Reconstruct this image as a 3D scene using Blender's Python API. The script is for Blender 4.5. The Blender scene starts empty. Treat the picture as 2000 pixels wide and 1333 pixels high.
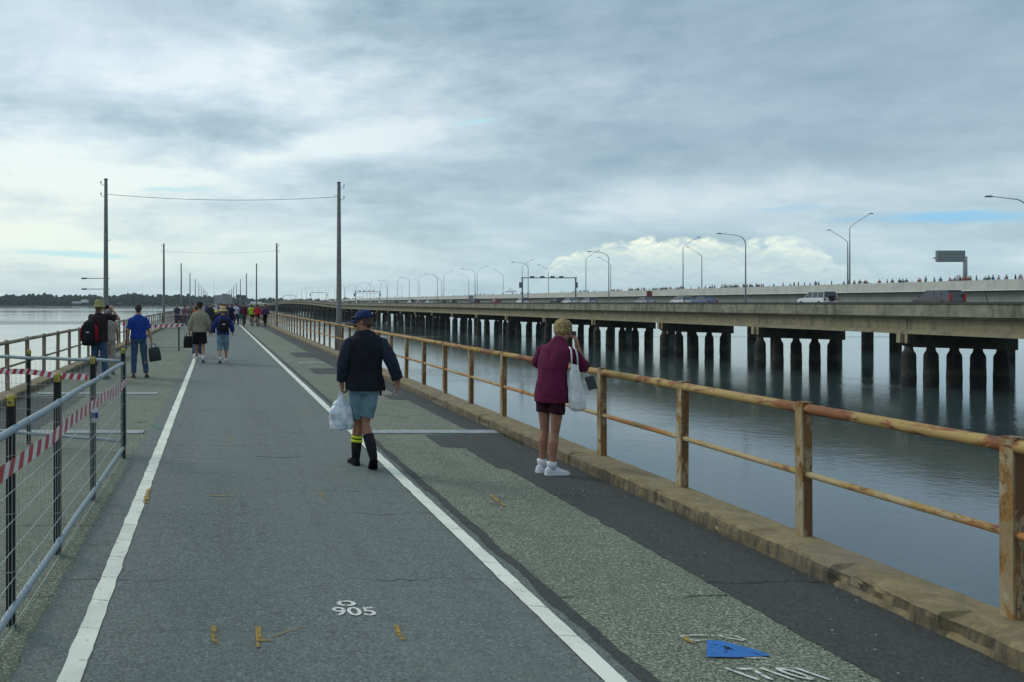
import bpy, bmesh, math, random
from mathutils import Vector, Matrix, noise as mnoise
random.seed(11)
R = math.radians
C = bpy.context.scene.collection
EYE = 1.78; F = 1556.0; VX = 423.0; VY = 592.0
WATER = EYE - 9.15
HAZE = 0.00005
def G(x, y, z=0.0):
    """ground point seen at photo pixel (x, y)"""
    Y = (EYE - z) * F / (y - VY)
    return ((x - VX) / F * Y, Y)

# ---------------------------------------------------------------- materials
def mat(name, col, rough=0.8, metal=0.0, spec=0.5, var=None, scale=8.0, detail=4.0, bump=0.0, bscale=None, lo=0.35, hi=0.65, em=None):
    m = bpy.data.materials.new(name); m.use_nodes = True
    nt = m.node_tree; b = nt.nodes['Principled BSDF']
    b.inputs['Roughness'].default_value = rough; b.inputs['Metallic'].default_value = metal
    b.inputs['Specular IOR Level'].default_value = spec
    b.inputs['Base Color'].default_value = (*col, 1)
    tc = nt.nodes.new('ShaderNodeTexCoord')
    if var:
        n = nt.nodes.new('ShaderNodeTexNoise'); n.inputs['Scale'].default_value = scale; n.inputs['Detail'].default_value = detail
        nt.links.new(tc.outputs['Object'], n.inputs['Vector'])
        r = nt.nodes.new('ShaderNodeValToRGB'); r.color_ramp.elements[0].position = lo; r.color_ramp.elements[1].position = hi
        r.color_ramp.elements[0].color = (*col, 1); r.color_ramp.elements[1].color = (*var, 1)
        nt.links.new(n.outputs['Fac'], r.inputs['Fac']); nt.links.new(r.outputs['Color'], b.inputs['Base Color'])
    if bump:
        n2 = nt.nodes.new('ShaderNodeTexNoise'); n2.inputs['Scale'].default_value = bscale or scale; n2.inputs['Detail'].default_value = 5
        nt.links.new(tc.outputs['Object'], n2.inputs['Vector'])
        bp = nt.nodes.new('ShaderNodeBump'); bp.inputs['Strength'].default_value = bump; bp.inputs['Distance'].default_value = 0.02
        nt.links.new(n2.outputs['Fac'], bp.inputs['Height']); nt.links.new(bp.outputs['Normal'], b.inputs['Normal'])
    if em:
        b.inputs['Emission Color'].default_value = (*em, 1); b.inputs['Emission Strength'].default_value = 1.0
    return m

class NT:
    """tiny node helper"""
    def __init__(s, nt): s.nt = nt
    def new(s, t, **k):
        n = s.nt.nodes.new(t)
        for a, v in k.items(): setattr(n, a, v)
        return n
    def put(s, sock, v):
        if isinstance(v, bpy.types.NodeSocket): s.nt.links.new(v, sock)
        elif isinstance(v, (tuple, list)):
            sock.default_value = (*v, 1) if len(v) == 3 and sock.type == 'RGBA' else v
        else: sock.default_value = v
    def m(s, op, a, b=None, c=None, clamp=False):
        n = s.new('ShaderNodeMath', operation=op, use_clamp=clamp)
        s.put(n.inputs[0], a)
        if b is not None: s.put(n.inputs[1], b)
        if c is not None: s.put(n.inputs[2], c)
        return n.outputs[0]
    def mix(s, f, a, b, blend='MIX'):
        n = s.new('ShaderNodeMix', data_type='RGBA', blend_type=blend)
        s.put(n.inputs[0], f); s.put(n.inputs[6], a); s.put(n.inputs[7], b)
        return n.outputs[2]
    def noise(s, vec, scale, detail=4.0, rough=0.55, dist=0.0):
        n = s.new('ShaderNodeTexNoise')
        s.put(n.inputs['Vector'], vec); n.inputs['Scale'].default_value = scale
        n.inputs['Detail'].default_value = detail; n.inputs['Roughness'].default_value = rough; n.inputs['Distortion'].default_value = dist
        return n.outputs['Fac']
    def comb(s, x, y, z=0.0):
        n = s.new('ShaderNodeCombineXYZ'); s.put(n.inputs[0], x); s.put(n.inputs[1], y); s.put(n.inputs[2], z); return n.outputs[0]
    def sep(s, v):
        n = s.new('ShaderNodeSeparateXYZ'); s.put(n.inputs[0], v); return n.outputs
    def ramp(s, f, *stops):
        n = s.new('ShaderNodeValToRGB'); e = n.color_ramp.elements
        while len(e) < len(stops): e.new(0.5)
        for el, (p, c) in zip(e, stops):
            el.position = p; el.color = (*c, 1) if isinstance(c, tuple) else (c, c, c, 1)
        s.put(n.inputs[0], f); return n.outputs[0]
    def smooth(s, v, a, b):
        n = s.new('ShaderNodeMapRange', interpolation_type='SMOOTHSTEP')
        s.put(n.inputs[0], v); n.inputs[1].default_value = a; n.inputs[2].default_value = b
        return n.outputs[0]

def newmat(name):
    m = bpy.data.materials.new(name); m.use_nodes = True
    return m, NT(m.node_tree), m.node_tree.nodes['Principled BSDF']

def surface_mat(name, base, speck, speckscale, patch, crack=True, rough=0.85, cspace=0.8, cphase=0.0, cstr=1.0):
    """walked-on surface: stones, stained patches and wandering cross cracks"""
    m, n, b = newmat(name)
    tc = n.new('ShaderNodeTexCoord').outputs['Object']
    x, y, z = n.sep(tc)
    fine = n.noise(tc, speckscale, 3, 0.75)
    med = n.noise(tc, speckscale * 0.33, 2, 0.6)
    big = n.noise(tc, 0.9, 6, 0.62, 0.6)
    streak = n.noise(n.comb(n.m('MULTIPLY', x, 2.2), n.m('MULTIPLY', y, 0.25)), 1.0, 5, 0.6)
    col = n.mix(n.smooth(fine, 0.45, 0.60), base, speck)
    col = n.mix(n.m('MULTIPLY', n.smooth(med, 0.52, 0.7), 0.35), col, tuple(c * 0.45 for c in base))
    col = n.mix(n.m('MULTIPLY', n.smooth(big, 0.38, 0.68), 0.65), col, patch)
    col = n.mix(n.m('MULTIPLY', n.smooth(streak, 0.5, 0.75), 0.4), col, tuple(c * 0.7 for c in base))
    stone = n.new('ShaderNodeTexVoronoi'); n.put(stone.inputs['Vector'], tc); stone.inputs['Scale'].default_value = speckscale * 1.1
    sc3 = n.sep(stone.outputs['Color'])
    col = n.mix(n.m('MULTIPLY', n.m('GREATER_THAN', sc3[0], 0.90), 0.55), col, tuple(min(1, c * 1.25) for c in speck))
    col = n.mix(n.m('MULTIPLY', n.m('LESS_THAN', sc3[1], 0.10), 0.45), col, tuple(c * 0.4 for c in base))
    # tyre-polished tracks along the way, spills and mottling
    track = n.noise(n.comb(n.m('MULTIPLY', x, 1.6), n.m('MULTIPLY', y, 0.05), 8.0), 1.0, 3, 0.5)
    col = n.mix(n.m('MULTIPLY', n.smooth(track, 0.45, 0.62), 0.22), col, tuple(c * 1.35 for c in patch))
    spot = n.noise(n.comb(x, n.m('MULTIPLY', y, 0.7), 31.0), 2.3, 5, 0.65, 0.4)
    col = n.mix(n.m('MULTIPLY', n.smooth(spot, 0.62, 0.70), 0.5), col, tuple(c * 0.55 for c in base))
    mott = n.noise(tc, 7.0, 5, 0.7)
    col = n.mix(n.m('MULTIPLY', n.smooth(mott, 0.5, 0.68), 0.28), col, tuple(c * 0.62 for c in base))
    h = n.m('MULTIPLY', fine, 1.0)
    if crack:
        wob = n.m('MULTIPLY', n.m('SUBTRACT', n.noise(n.comb(n.m('MULTIPLY', x, 1.3), n.m('MULTIPLY', y, 0.25)), 2.0, 8, 0.7), 0.5), 0.30)
        yy = n.m('ADD', n.m('ADD', y, wob), cphase)
        f = n.m('ABSOLUTE', n.m('SUBTRACT', n.m('FRACT', n.m('DIVIDE', yy, cspace)), 0.5))
        w = n.m('ADD', n.m('MULTIPLY', n.smooth(n.noise(tc, 3.5, 3), 0.45, 0.75), 0.010), 0.0035)
        line = n.m('LESS_THAN', f, w)
        gate = n.smooth(n.noise(n.comb(n.m('MULTIPLY', x, 0.6), n.m('MULTIPLY', n.m('ROUND', n.m('SUBTRACT', n.m('DIVIDE', yy, cspace), 0.5)), 7.3)), 1.0, 2), 0.42, 0.55)
        k = n.m('MULTIPLY', n.m('MULTIPLY', line, gate), cstr)
        col = n.mix(k, col, (0.012, 0.013, 0.012))
        h = n.m('SUBTRACT', h, n.m('MULTIPLY', k, 2.0))
    n.put(b.inputs['Base Color'], col); b.inputs['Roughness'].default_value = rough
    bp = n.new('ShaderNodeBump'); bp.inputs['Strength'].default_value = 0.25; bp.inputs['Distance'].default_value = 0.004
    n.put(bp.inputs['Height'], h); n.put(b.inputs['Normal'], bp.outputs[0])
    return m

M = {}
M['deck'] = surface_mat('exposed_aggregate', (0.070, 0.083, 0.058), (0.30, 0.325, 0.235), 68, (0.115, 0.132, 0.095), cspace=1.55, cphase=0.6, rough=0.9)
M['asphalt'] = surface_mat('worn_asphalt', (0.088, 0.107, 0.098), (0.175, 0.200, 0.182), 75, (0.118, 0.142, 0.127), cspace=0.80, cphase=0.1)
M['dark_asphalt'] = surface_mat('dark_asphalt', (0.030, 0.033, 0.030), (0.060, 0.064, 0.058), 60, (0.040, 0.044, 0.038), cspace=2.3, cphase=0.7)

def paint_mat(name, col, under, wear=0.5, cracks=True, gone=None):
    m, n, b = newmat(name)
    tc = n.new('ShaderNodeTexCoord').outputs['Object']
    x, y, z = n.sep(tc)
    a = n.noise(tc, 26, 6, 0.7); c = n.noise(tc, 2.2, 4, 0.6)
    col2 = n.mix(n.smooth(c, 0.4, 0.7), col, tuple(v * 0.82 for v in col))
    k = n.smooth(n.m('ADD', n.m('MULTIPLY', a, 0.75), n.m('MULTIPLY', c, 0.25)), wear, wear + 0.12)
    out = n.mix(k, col2, under)
    if cracks:
        wob = n.m('MULTIPLY', n.m('SUBTRACT', n.noise(tc, 4.0, 5, 0.7), 0.5), 0.12)
        f = n.m('ABSOLUTE', n.m('SUBTRACT', n.m('FRACT', n.m('DIVIDE', n.m('ADD', n.m('ADD', y, wob), n.m('MULTIPLY', x, 0.2)), 0.40)), 0.5))
        out = n.mix(n.m('MULTIPLY', n.m('LESS_THAN', f, 0.007), n.m('GREATER_THAN', c, 0.45)), out, (0.09, 0.09, 0.08))
    n.put(b.inputs['Base Color'], out); b.inputs['Roughness'].default_value = 0.75
    if gone is not None:
        tr = n.new('ShaderNodeBsdfTransparent'); mx = n.new('ShaderNodeMixShader')
        g1 = n.noise(tc, 38, 5, 0.72, 0.3); g2 = n.noise(tc, 9, 3, 0.6)
        n.put(mx.inputs[0], n.smooth(n.m('ADD', n.m('MULTIPLY', g1, 0.6), n.m('MULTIPLY', g2, 0.4)), gone - 0.05, gone + 0.05))
        m.node_tree.links.new(b.outputs[0], mx.inputs[1]); m.node_tree.links.new(tr.outputs[0], mx.inputs[2])
        o_ = [q for q in m.node_tree.nodes if q.type == 'OUTPUT_MATERIAL'][0]; m.node_tree.links.new(mx.outputs[0], o_.inputs[0])
    return m
M['line'] = paint_mat('white_road_paint', (0.74, 0.76, 0.64), (0.26, 0.27, 0.24), 0.60, True, 0.63)
M['chalk'] = paint_mat('white_mark_paint', (0.66, 0.67, 0.62), (0.2, 0.2, 0.19), 0.56, False, 0.555)
M['chalk_worn'] = paint_mat('worn_mark_paint', (0.55, 0.54, 0.46), (0.16, 0.17, 0.13), 0.56, False, 0.52)
M['blue_paint'] = paint_mat('blue_mark_paint', (0.02, 0.15, 0.46), (0.05, 0.12, 0.25), 0.58, False, 0.585)
M['yellow_mark'] = paint_mat('ochre_mark_paint', (0.34, 0.22, 0.03), (0.14, 0.13, 0.09), 0.56, False, 0.545)
M['black_mark'] = mat('black_mark', (0.01, 0.01, 0.012))
M['green_mark'] = paint_mat('green_mark_paint', (0.02, 0.2, 0.13), (0.1, 0.12, 0.1), 0.45, False)

def rust_mat(name, cols, scale=7, stretch=(1, 1, 1), ths=(0.44, 0.56), rough=0.75, bump=0.4):
    m, n, b = newmat(name)
    tc = n.new('ShaderNodeTexCoord').outputs['Object']
    geo = n.new('ShaderNodeNewGeometry').outputs['Position']
    mp = n.new('ShaderNodeMapping'); n.put(mp.inputs[0], geo); mp.inputs['Scale'].default_value = stretch
    v = mp.outputs[0]
    a = n.noise(v, scale, 7, 0.68, 0.4); c = n.noise(v, scale * 0.32, 4, 0.6, 0.3); d = n.noise(v, scale * 5, 4, 0.7)
    col = n.mix(n.smooth(c, ths[0], ths[1]), cols[0], cols[1])
    col = n.mix(n.smooth(a, 0.515, 0.56), col, cols[2])
    col = n.mix(n.smooth(n.m('ADD', n.m('MULTIPLY', a, 0.5), n.m('MULTIPLY', d, 0.5)), 0.56, 0.61), col, cols[3])
    col = n.mix(n.m('MULTIPLY', n.smooth(d, 0.4, 0.7), 0.25), col, (0.05, 0.03, 0.02))
    n.put(b.inputs['Base Color'], col); b.inputs['Roughness'].default_value = rough
    bp = n.new('ShaderNodeBump'); bp.inputs['Strength'].default_value = bump; bp.inputs['Distance'].default_value = 0.006
    n.put(bp.inputs['Height'], n.m('ADD', a, n.m('MULTIPLY', d, 0.4))); n.put(b.inputs['Normal'], bp.outputs[0])
    return m
M['post'] = rust_mat('rusty_brown_paint', [(0.205, 0.098, 0.020), (0.14, 0.062, 0.016), (0.30, 0.22, 0.12), (0.09, 0.036, 0.018)], 7, (1, 1, 0.45))
M['flange'] = rust_mat('worn_grey_paint', [(0.36, 0.31, 0.20), (0.27, 0.19, 0.09), (0.25, 0.13, 0.03), (0.15, 0.06, 0.02)], 8, (1, 1, 0.5))
M['top_rail'] = rust_mat('ochre_paint', [(0.33, 0.20, 0.045), (0.38, 0.26, 0.09), (0.22, 0.082, 0.026), (0.12, 0.042, 0.024)], 3.6, (1, 0.45, 1), (0.4, 0.6))
M['mid_rail'] = rust_mat('flaking_mid_rail', [(0.38, 0.29, 0.15), (0.40, 0.165, 0.045), (0.34, 0.22, 0.07), (0.18, 0.07, 0.03)], 5, (1, 0.5, 1), (0.48, 0.54))
M['left_rail'] = rust_mat('weathered_left_rail', [(0.26, 0.21, 0.13), (0.30, 0.26, 0.19), (0.2, 0.13, 0.07), (0.13, 0.075, 0.05)], 5, (1, 0.6, 0.8))
M['left_post'] = rust_mat('weathered_left_post', [(0.25, 0.19, 0.15), (0.20, 0.14, 0.10), (0.30, 0.25, 0.2), (0.13, 0.075, 0.05)], 6, (1, 1, 0.5))

def kerb_mat():
    m, n, b = newmat('stained_kerb_concrete')
    tc = n.new('ShaderNodeTexCoord').outputs['Object']
    x, y, z = n.sep(tc)
    a = n.noise(tc, 5, 8, 0.68, 0.5); c = n.noise(tc, 1.1, 4, 0.6); d = n.noise(tc, 45, 4, 0.7)
    v = n.noise(n.comb(n.m('MULTIPLY', x, 1.0), n.m('MULTIPLY', y, 14), n.m('MULTIPLY', z, 1.5)), 1.0, 5, 0.7)
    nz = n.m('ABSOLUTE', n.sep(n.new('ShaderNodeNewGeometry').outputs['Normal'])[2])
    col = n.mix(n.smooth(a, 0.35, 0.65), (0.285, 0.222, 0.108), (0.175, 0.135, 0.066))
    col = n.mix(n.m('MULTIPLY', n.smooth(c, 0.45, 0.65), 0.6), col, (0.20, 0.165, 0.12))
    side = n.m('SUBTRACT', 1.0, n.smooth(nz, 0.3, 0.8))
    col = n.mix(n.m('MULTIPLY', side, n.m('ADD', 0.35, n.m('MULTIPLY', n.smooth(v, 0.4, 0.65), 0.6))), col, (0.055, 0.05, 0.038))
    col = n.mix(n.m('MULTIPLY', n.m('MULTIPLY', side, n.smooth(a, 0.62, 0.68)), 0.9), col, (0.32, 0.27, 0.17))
    col = n.mix(n.m('MULTIPLY', n.smooth(d, 0.35, 0.7), 0.3), col, (0.06, 0.055, 0.04))
    n.put(b.inputs['Base Color'], col); b.inputs['Roughness'].default_value = 0.92
    bp = n.new('ShaderNodeBump'); bp.inputs['Strength'].default_value = 0.7; bp.inputs['Distance'].default_value = 0.012
    n.put(bp.inputs['Height'], n.m('ADD', a, n.m('MULTIPLY', d, 0.35))); n.put(b.inputs['Normal'], bp.outputs[0])
    return m
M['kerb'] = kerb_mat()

def bridge_concrete(name, c1, c2, stain, amount=0.5, ysc=0.25):
    m, n, b = newmat(name)
    tc = n.new('ShaderNodeNewGeometry').outputs['Position']
    x, y, z = n.sep(tc)
    a = n.noise(n.comb(x, n.m('MULTIPLY', y, 0.6), n.m('MULTIPLY', z, 0.8)), 0.8, 7, 0.68)
    v = n.noise(n.comb(n.m('MULTIPLY', x, 0.5), n.m('MULTIPLY', y, 1.4), n.m('MULTIPLY', z, ysc)), 1.0, 6, 0.7)
    col = n.mix(n.smooth(a, 0.35, 0.66), c1, c2)
    col = n.mix(n.m('MULTIPLY', n.smooth(v, 0.45, 0.68), amount), col, stain)
    n.put(b.inputs['Base Color'], col); b.inputs['Roughness'].default_value = 0.9
    return m
M['parapet'] = bridge_concrete('stained_parapet_concrete', (0.15, 0.145, 0.10), (0.26, 0.245, 0.175), (0.05, 0.05, 0.038), 0.75)
M['girder'] = bridge_concrete('girder_concrete', (0.25, 0.225, 0.135), (0.18, 0.165, 0.10), (0.10, 0.09, 0.06), 0.65)
M['crosshead'] = bridge_concrete('shaded_crosshead_concrete', (0.075, 0.065, 0.042), (0.04, 0.036, 0.026), (0.02, 0.02, 0.016), 0.6)  # concrete tones darkened to paint in the shade beneath the deck
M['end_block'] = bridge_concrete('end_block_concrete', (0.34, 0.29, 0.16), (0.25, 0.21, 0.12), (0.12, 0.1, 0.07), 0.5)
M['new_parapet'] = bridge_concrete('pale_parapet_concrete', (0.52, 0.52, 0.46), (0.44, 0.45, 0.40), (0.33, 0.34, 0.31), 0.5)
M['new_girder'] = bridge_concrete('pale_girder_concrete', (0.33, 0.34, 0.30), (0.27, 0.28, 0.25), (0.19, 0.2, 0.17), 0.5)
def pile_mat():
    m, n, b = newmat('tide_stained_shaded_pile')
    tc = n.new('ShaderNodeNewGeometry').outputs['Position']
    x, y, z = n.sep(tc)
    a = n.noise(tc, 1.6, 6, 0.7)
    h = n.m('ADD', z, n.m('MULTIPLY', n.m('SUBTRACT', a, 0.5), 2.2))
    col = n.mix(n.smooth(h, WATER + 3.6, WATER + 4.6), (0.014, 0.014, 0.012), (0.10, 0.083, 0.06))  # dark lower pile: tide stain, with under-bridge shade painted into the colour
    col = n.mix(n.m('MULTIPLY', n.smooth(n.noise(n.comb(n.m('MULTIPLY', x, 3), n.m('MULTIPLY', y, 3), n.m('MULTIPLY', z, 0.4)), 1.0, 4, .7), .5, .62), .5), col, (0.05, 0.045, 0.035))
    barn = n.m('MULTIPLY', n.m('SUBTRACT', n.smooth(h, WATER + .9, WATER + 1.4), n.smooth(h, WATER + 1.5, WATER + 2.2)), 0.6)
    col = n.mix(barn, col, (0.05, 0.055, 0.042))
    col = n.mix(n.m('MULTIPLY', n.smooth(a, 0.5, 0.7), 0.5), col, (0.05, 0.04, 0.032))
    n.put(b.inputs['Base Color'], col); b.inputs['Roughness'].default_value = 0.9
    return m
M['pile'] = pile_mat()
M['pole'] = mat('grey_timber', (0.15, 0.155, 0.15), 0.85, var=(0.22, 0.22, 0.205), scale=9, bump=0.4, bscale=25)
M['steel'] = mat('galvanised_steel', (0.36, 0.41, 0.45), 0.5, 0.5, var=(0.29, 0.335, 0.37), scale=14)
M['plate'] = mat('steel_plate', (0.34, 0.37, 0.38), 0.55, 0.3, var=(0.24, 0.26, 0.26), scale=9)
M['tube'] = mat('galvanised_tube', (0.28, 0.335, 0.35), 0.6, 0.2, var=(0.25, 0.31, 0.345), scale=22)
M['wire'] = mat('fence_wire', (0.42, 0.44, 0.42), 0.5, 0.4)
M['black_post'] = mat('black_bitumen_post', (0.012, 0.012, 0.013), 0.5, spec=0.4)
M['yellow_cap'] = mat('yellow_plastic_cap', (0.42, 0.33, 0.045), 0.6, var=(0.30, 0.22, 0.03), scale=30)
M['tape_red'] = mat('red_tape', (0.42, 0.02, 0.035), 0.35)
M['tape_white'] = mat('white_tape', (0.66, 0.64, 0.62), 0.35)
M['lamp_head'] = mat('lamp_head_grey', (0.22, 0.23, 0.24), 0.5)
M['lamp_pole'] = mat('lamp_pole_steel', (0.48, 0.51, 0.53), 0.5, 0.4)
M['dark_metal'] = mat('dark_metal', (0.05, 0.055, 0.06), 0.5, 0.3)
M['wire_dark'] = mat('span_wire', (0.16, 0.17, 0.18), 0.6)

# ---------------------------------------------------------------- mesh builder
class MB:
    def __init__(s): s.v = []; s.f = []; s.mi = []; s.cur = 0
    def add(s, vs, fs):
        o = len(s.v); s.v += [tuple(p) for p in vs]
        for f in fs: s.f.append([i + o for i in f]); s.mi.append(s.cur)
        return s
    def box(s, x0, x1, y0, y1, z0, z1):
        return s.add([(x0, y0, z0), (x1, y0, z0), (x1, y1, z0), (x0, y1, z0), (x0, y0, z1), (x1, y0, z1), (x1, y1, z1), (x0, y1, z1)],
                     [(0, 3, 2, 1), (4, 5, 6, 7), (0, 1, 5, 4), (1, 2, 6, 5), (2, 3, 7, 6), (3, 0, 4, 7)])
    def obox(s, c, ax, ay, az):
        c, ax, ay, az = map(Vector, (c, ax, ay, az))
        vs = [c + ax * i + ay * j + az * k for k in (-1, 1) for i, j in ((-1, -1), (1, -1), (1, 1), (-1, 1))]
        return s.add(vs, [(0, 3, 2, 1), (4, 5, 6, 7), (0, 1, 5, 4), (1, 2, 6, 5), (2, 3, 7, 6), (3, 0, 4, 7)])
    def rings(s, rs, caps=True):
        n = len(rs[0]); vs = [p for r in rs for p in r]; fs = []
        for i in range(len(rs) - 1):
            for j in range(n):
                fs.append((i * n + j, i * n + (j + 1) % n, (i + 1) * n + (j + 1) % n, (i + 1) * n + j))
        if caps:
            fs.append(tuple(reversed(range(n)))); fs.append(tuple((len(rs) - 1) * n + j for j in range(n)))
        return s.add(vs, fs)
    def tube(s, pts, r, n=8, caps=True, squash=None):
        pts = [Vector(p) for p in pts]; rr = r if isinstance(r, (list, tuple)) else [r] * len(pts)
        rs = []; up = None
        for i, p in enumerate(pts):
            d = (pts[min(i + 1, len(pts) - 1)] - pts[max(i - 1, 0)])
            d = d.normalized() if d.length > 1e-9 else Vector((0, 0, 1))
            if up is None:
                up = Vector((0, 0, 1)) if abs(d.z) < 0.9 else Vector((0, 1, 0))
            a = d.cross(up)
            if a.length < 1e-6: a = d.cross(Vector((1, 0, 0)))
            a.normalize(); b = a.cross(d).normalized(); up = b
            rs.append([p + (a * math.cos(t) + b * math.sin(t) * (squash or 1)) * rr[i] for t in [2 * math.pi * k / n for k in range(n)]])
        return s.rings(rs, caps)
    def capsule(s, p0, r0, p1, r1, n=12, k=4):
        """tapered limb with round ends"""
        p0, p1 = Vector(p0), Vector(p1); d = (p1 - p0); L = d.length
        if L < 1e-6: d = Vector((0, 0, 1)); 
        d = d.normalized(); pts = []; rr = []
        for i in range(k):
            a = math.pi / 2 * (1 - i / k); pts.append(p0 - d * r0 * math.sin(a) * 0.999); rr.append(max(r0 * math.cos(a), r0 * 0.02))
        pts.append(p0); rr.append(r0); pts.append(p1); rr.append(r1)
        for i in range(1, k + 1):
            a = math.pi / 2 * i / k; pts.append(p1 + d * r1 * math.sin(a) * 0.999); rr.append(max(r1 * math.cos(a), r1 * 0.02))
        return s.tube(pts, rr, n)
    def ell(s, c, r, n=14, m=8, rot=None):
        c = Vector(c); rs = []
        for i in range(m + 1):
            t = -math.pi / 2 + math.pi * i / m; cr = max(math.cos(t), 0.02)
            ring = []
            for j in range(n):
                a = 2 * math.pi * j / n
                p = Vector((r[0] * cr * math.cos(a), r[1] * cr * math.sin(a), r[2] * math.sin(t)))
                if rot is not None: p = rot @ p
                ring.append(c + p)
            rs.append(ring)
        return s.rings(rs)
    def loft(s, tab, n=20, rot=None, piv=(0, 0, 0), pw=2.0):
        """tab rows: (x, y, z, rx, ry) horizontal super-ellipses"""
        rs = []; piv = Vector(piv)
        for (x, y, z, rx, ry) in tab:
            ring = []
            for j in range(n):
                a = 2 * math.pi * j / n; ca, sa = math.cos(a), math.sin(a)
                q = (abs(ca) ** pw + abs(sa) ** pw) ** (-1 / pw)
                p = Vector((x + rx * ca * q, y + ry * sa * q, z))
                if rot is not None: p = piv + rot @ (p - piv)
                ring.append(p)
            rs.append(ring)
        return s.rings(rs)
    def prism(s, poly, y0, y1):
        """poly in (x,z), extruded along y"""
        n = len(poly)
        return s.rings([[(x, y0, z) for x, z in poly], [(x, y1, z) for x, z in poly]])
    def mesh(s, name='m'):
        me = bpy.data.meshes.new(name); me.from_pydata(s.v, [], s.f); return me
    def build(s, name, m, parent=None, smooth=False, bevel=0.0):
        me = s.mesh(name)
        bm = bmesh.new(); bm.from_mesh(me)
        bmesh.ops.recalc_face_normals(bm, faces=bm.faces); 
        if bevel > 0:
            bmesh.ops.bevel(bm, geom=[e for e in bm.edges if e.is_manifold and e.calc_face_angle(0) > 0.6], offset=bevel, segments=2, affect='EDGES', profile=0.7)
        bm.to_mesh(me); bm.free()
        for mm in (m if isinstance(m, (list, tuple)) else [m]): me.materials.append(mm)
        if isinstance(m, (list, tuple)) and bevel == 0:
            for p, i in zip(me.polygons, s.mi): p.material_index = i
        if smooth: me.polygons.foreach_set('use_smooth', [True] * len(me.polygons))
        o = bpy.data.objects.new(name, me); C.objects.link(o)
        if parent is not None: o.parent = parent
        return o

def tag(o, label=None, cat=None, group=None, kind=None):
    if label: o['label'] = label
    if cat: o['category'] = cat
    if group: o['group'] = group
    if kind: o['kind'] = kind
    return o
def thing(name, label, cat, loc=(0, 0, 0), rz=0.0, group=None):
    o = bpy.data.objects.new(name, None); C.objects.link(o); o.location = loc; o.rotation_euler = (0, 0, rz)
    o.empty_display_size = 0.2
    return tag(o, label, cat, group)
def struct(name, mb, m, smooth=False): return tag(mb.build(name, m, smooth=smooth), kind='structure')
def copy_tree(o, parent=None):
    c = o.copy(); C.objects.link(c)
    if parent is not None: c.parent = parent
    for ch in list(o.children): copy_tree(ch, c)
    return c
def remesh(mb, voxel, smooth_it=4, wr=0.0, wf=9.0, seed=0.0):
    """union of overlapping closed pieces into ONE continuous skin"""
    me = mb.mesh('tmp'); o = bpy.data.objects.new('tmp', me); C.objects.link(o)
    bm = bmesh.new(); bm.from_mesh(me); bmesh.ops.recalc_face_normals(bm, faces=bm.faces); bm.to_mesh(me); bm.free()
    r = o.modifiers.new('r', 'REMESH'); r.mode = 'VOXEL'; r.voxel_size = voxel; r.adaptivity = 0.0
    s = o.modifiers.new('s', 'SMOOTH'); s.factor = 0.5; s.iterations = smooth_it
    dg = bpy.context.evaluated_depsgraph_get(); dg.update()
    out = bpy.data.meshes.new_from_object(o.evaluated_get(dg), depsgraph=dg)
    bpy.data.objects.remove(o); bpy.data.meshes.remove(me)
    if wr > 0:
        nrm = [v.normal.copy() for v in out.vertices]
        for v, nn in zip(out.vertices, nrm):
            p = v.co
            q = Vector((p.x * wf + seed, p.y * wf, p.z * wf * 0.55 + p.x * wf * 0.5))
            a = mnoise.noise(q) + 0.5 * mnoise.noise(q * 2.3)
            v.co = p + nn * (wr * a)
    out.polygons.foreach_set('use_smooth', [True] * len(out.polygons))
    return out
def meshobj(name, me, m, parent):
    me.materials.clear(); me.materials.append(m)
    o = bpy.data.objects.new(name, me); C.objects.link(o); o.parent = parent; return o

# ---------------------------------------------------------------- camera
cam = bpy.data.cameras.new('camera'); co = bpy.data.objects.new('camera', cam); C.objects.link(co)
co.location = (0, 0, EYE); co.rotation_euler = (R(90), 0, 0)
cam.sensor_width = 36; cam.lens = F * 36 / 2000; cam.shift_x = (1000 - VX) / 2000; cam.shift_y = -(666.5 - VY) / 2000
cam.clip_start = 0.1; cam.clip_end = 20000
bpy.context.scene.camera = co
sc = bpy.context.scene
sc.view_settings.view_transform = 'Standard'; sc.view_settings.look = 'None'; sc.view_settings.exposure = 0.35; sc.view_settings.gamma = 1

# ---------------------------------------------------------------- sky and sun
SUN_AZ, SUN_EL = -48.0, 34.0          # azimuth from +Y, clockwise positive
sd = Vector((math.sin(R(SUN_AZ)) * math.cos(R(SUN_EL)), math.cos(R(SUN_AZ)) * math.cos(R(SUN_EL)), math.sin(R(SUN_EL))))
sl = bpy.data.lights.new('sun', 'SUN'); sl.energy = 0.9; sl.angle = R(20); sl.color = (1.0, 0.96, 0.88)
so = bpy.data.objects.new('sun', sl); C.objects.link(so); so.rotation_euler = (-sd).to_track_quat('-Z', 'Y').to_euler(); so.location = (0, 0, 60)

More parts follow.
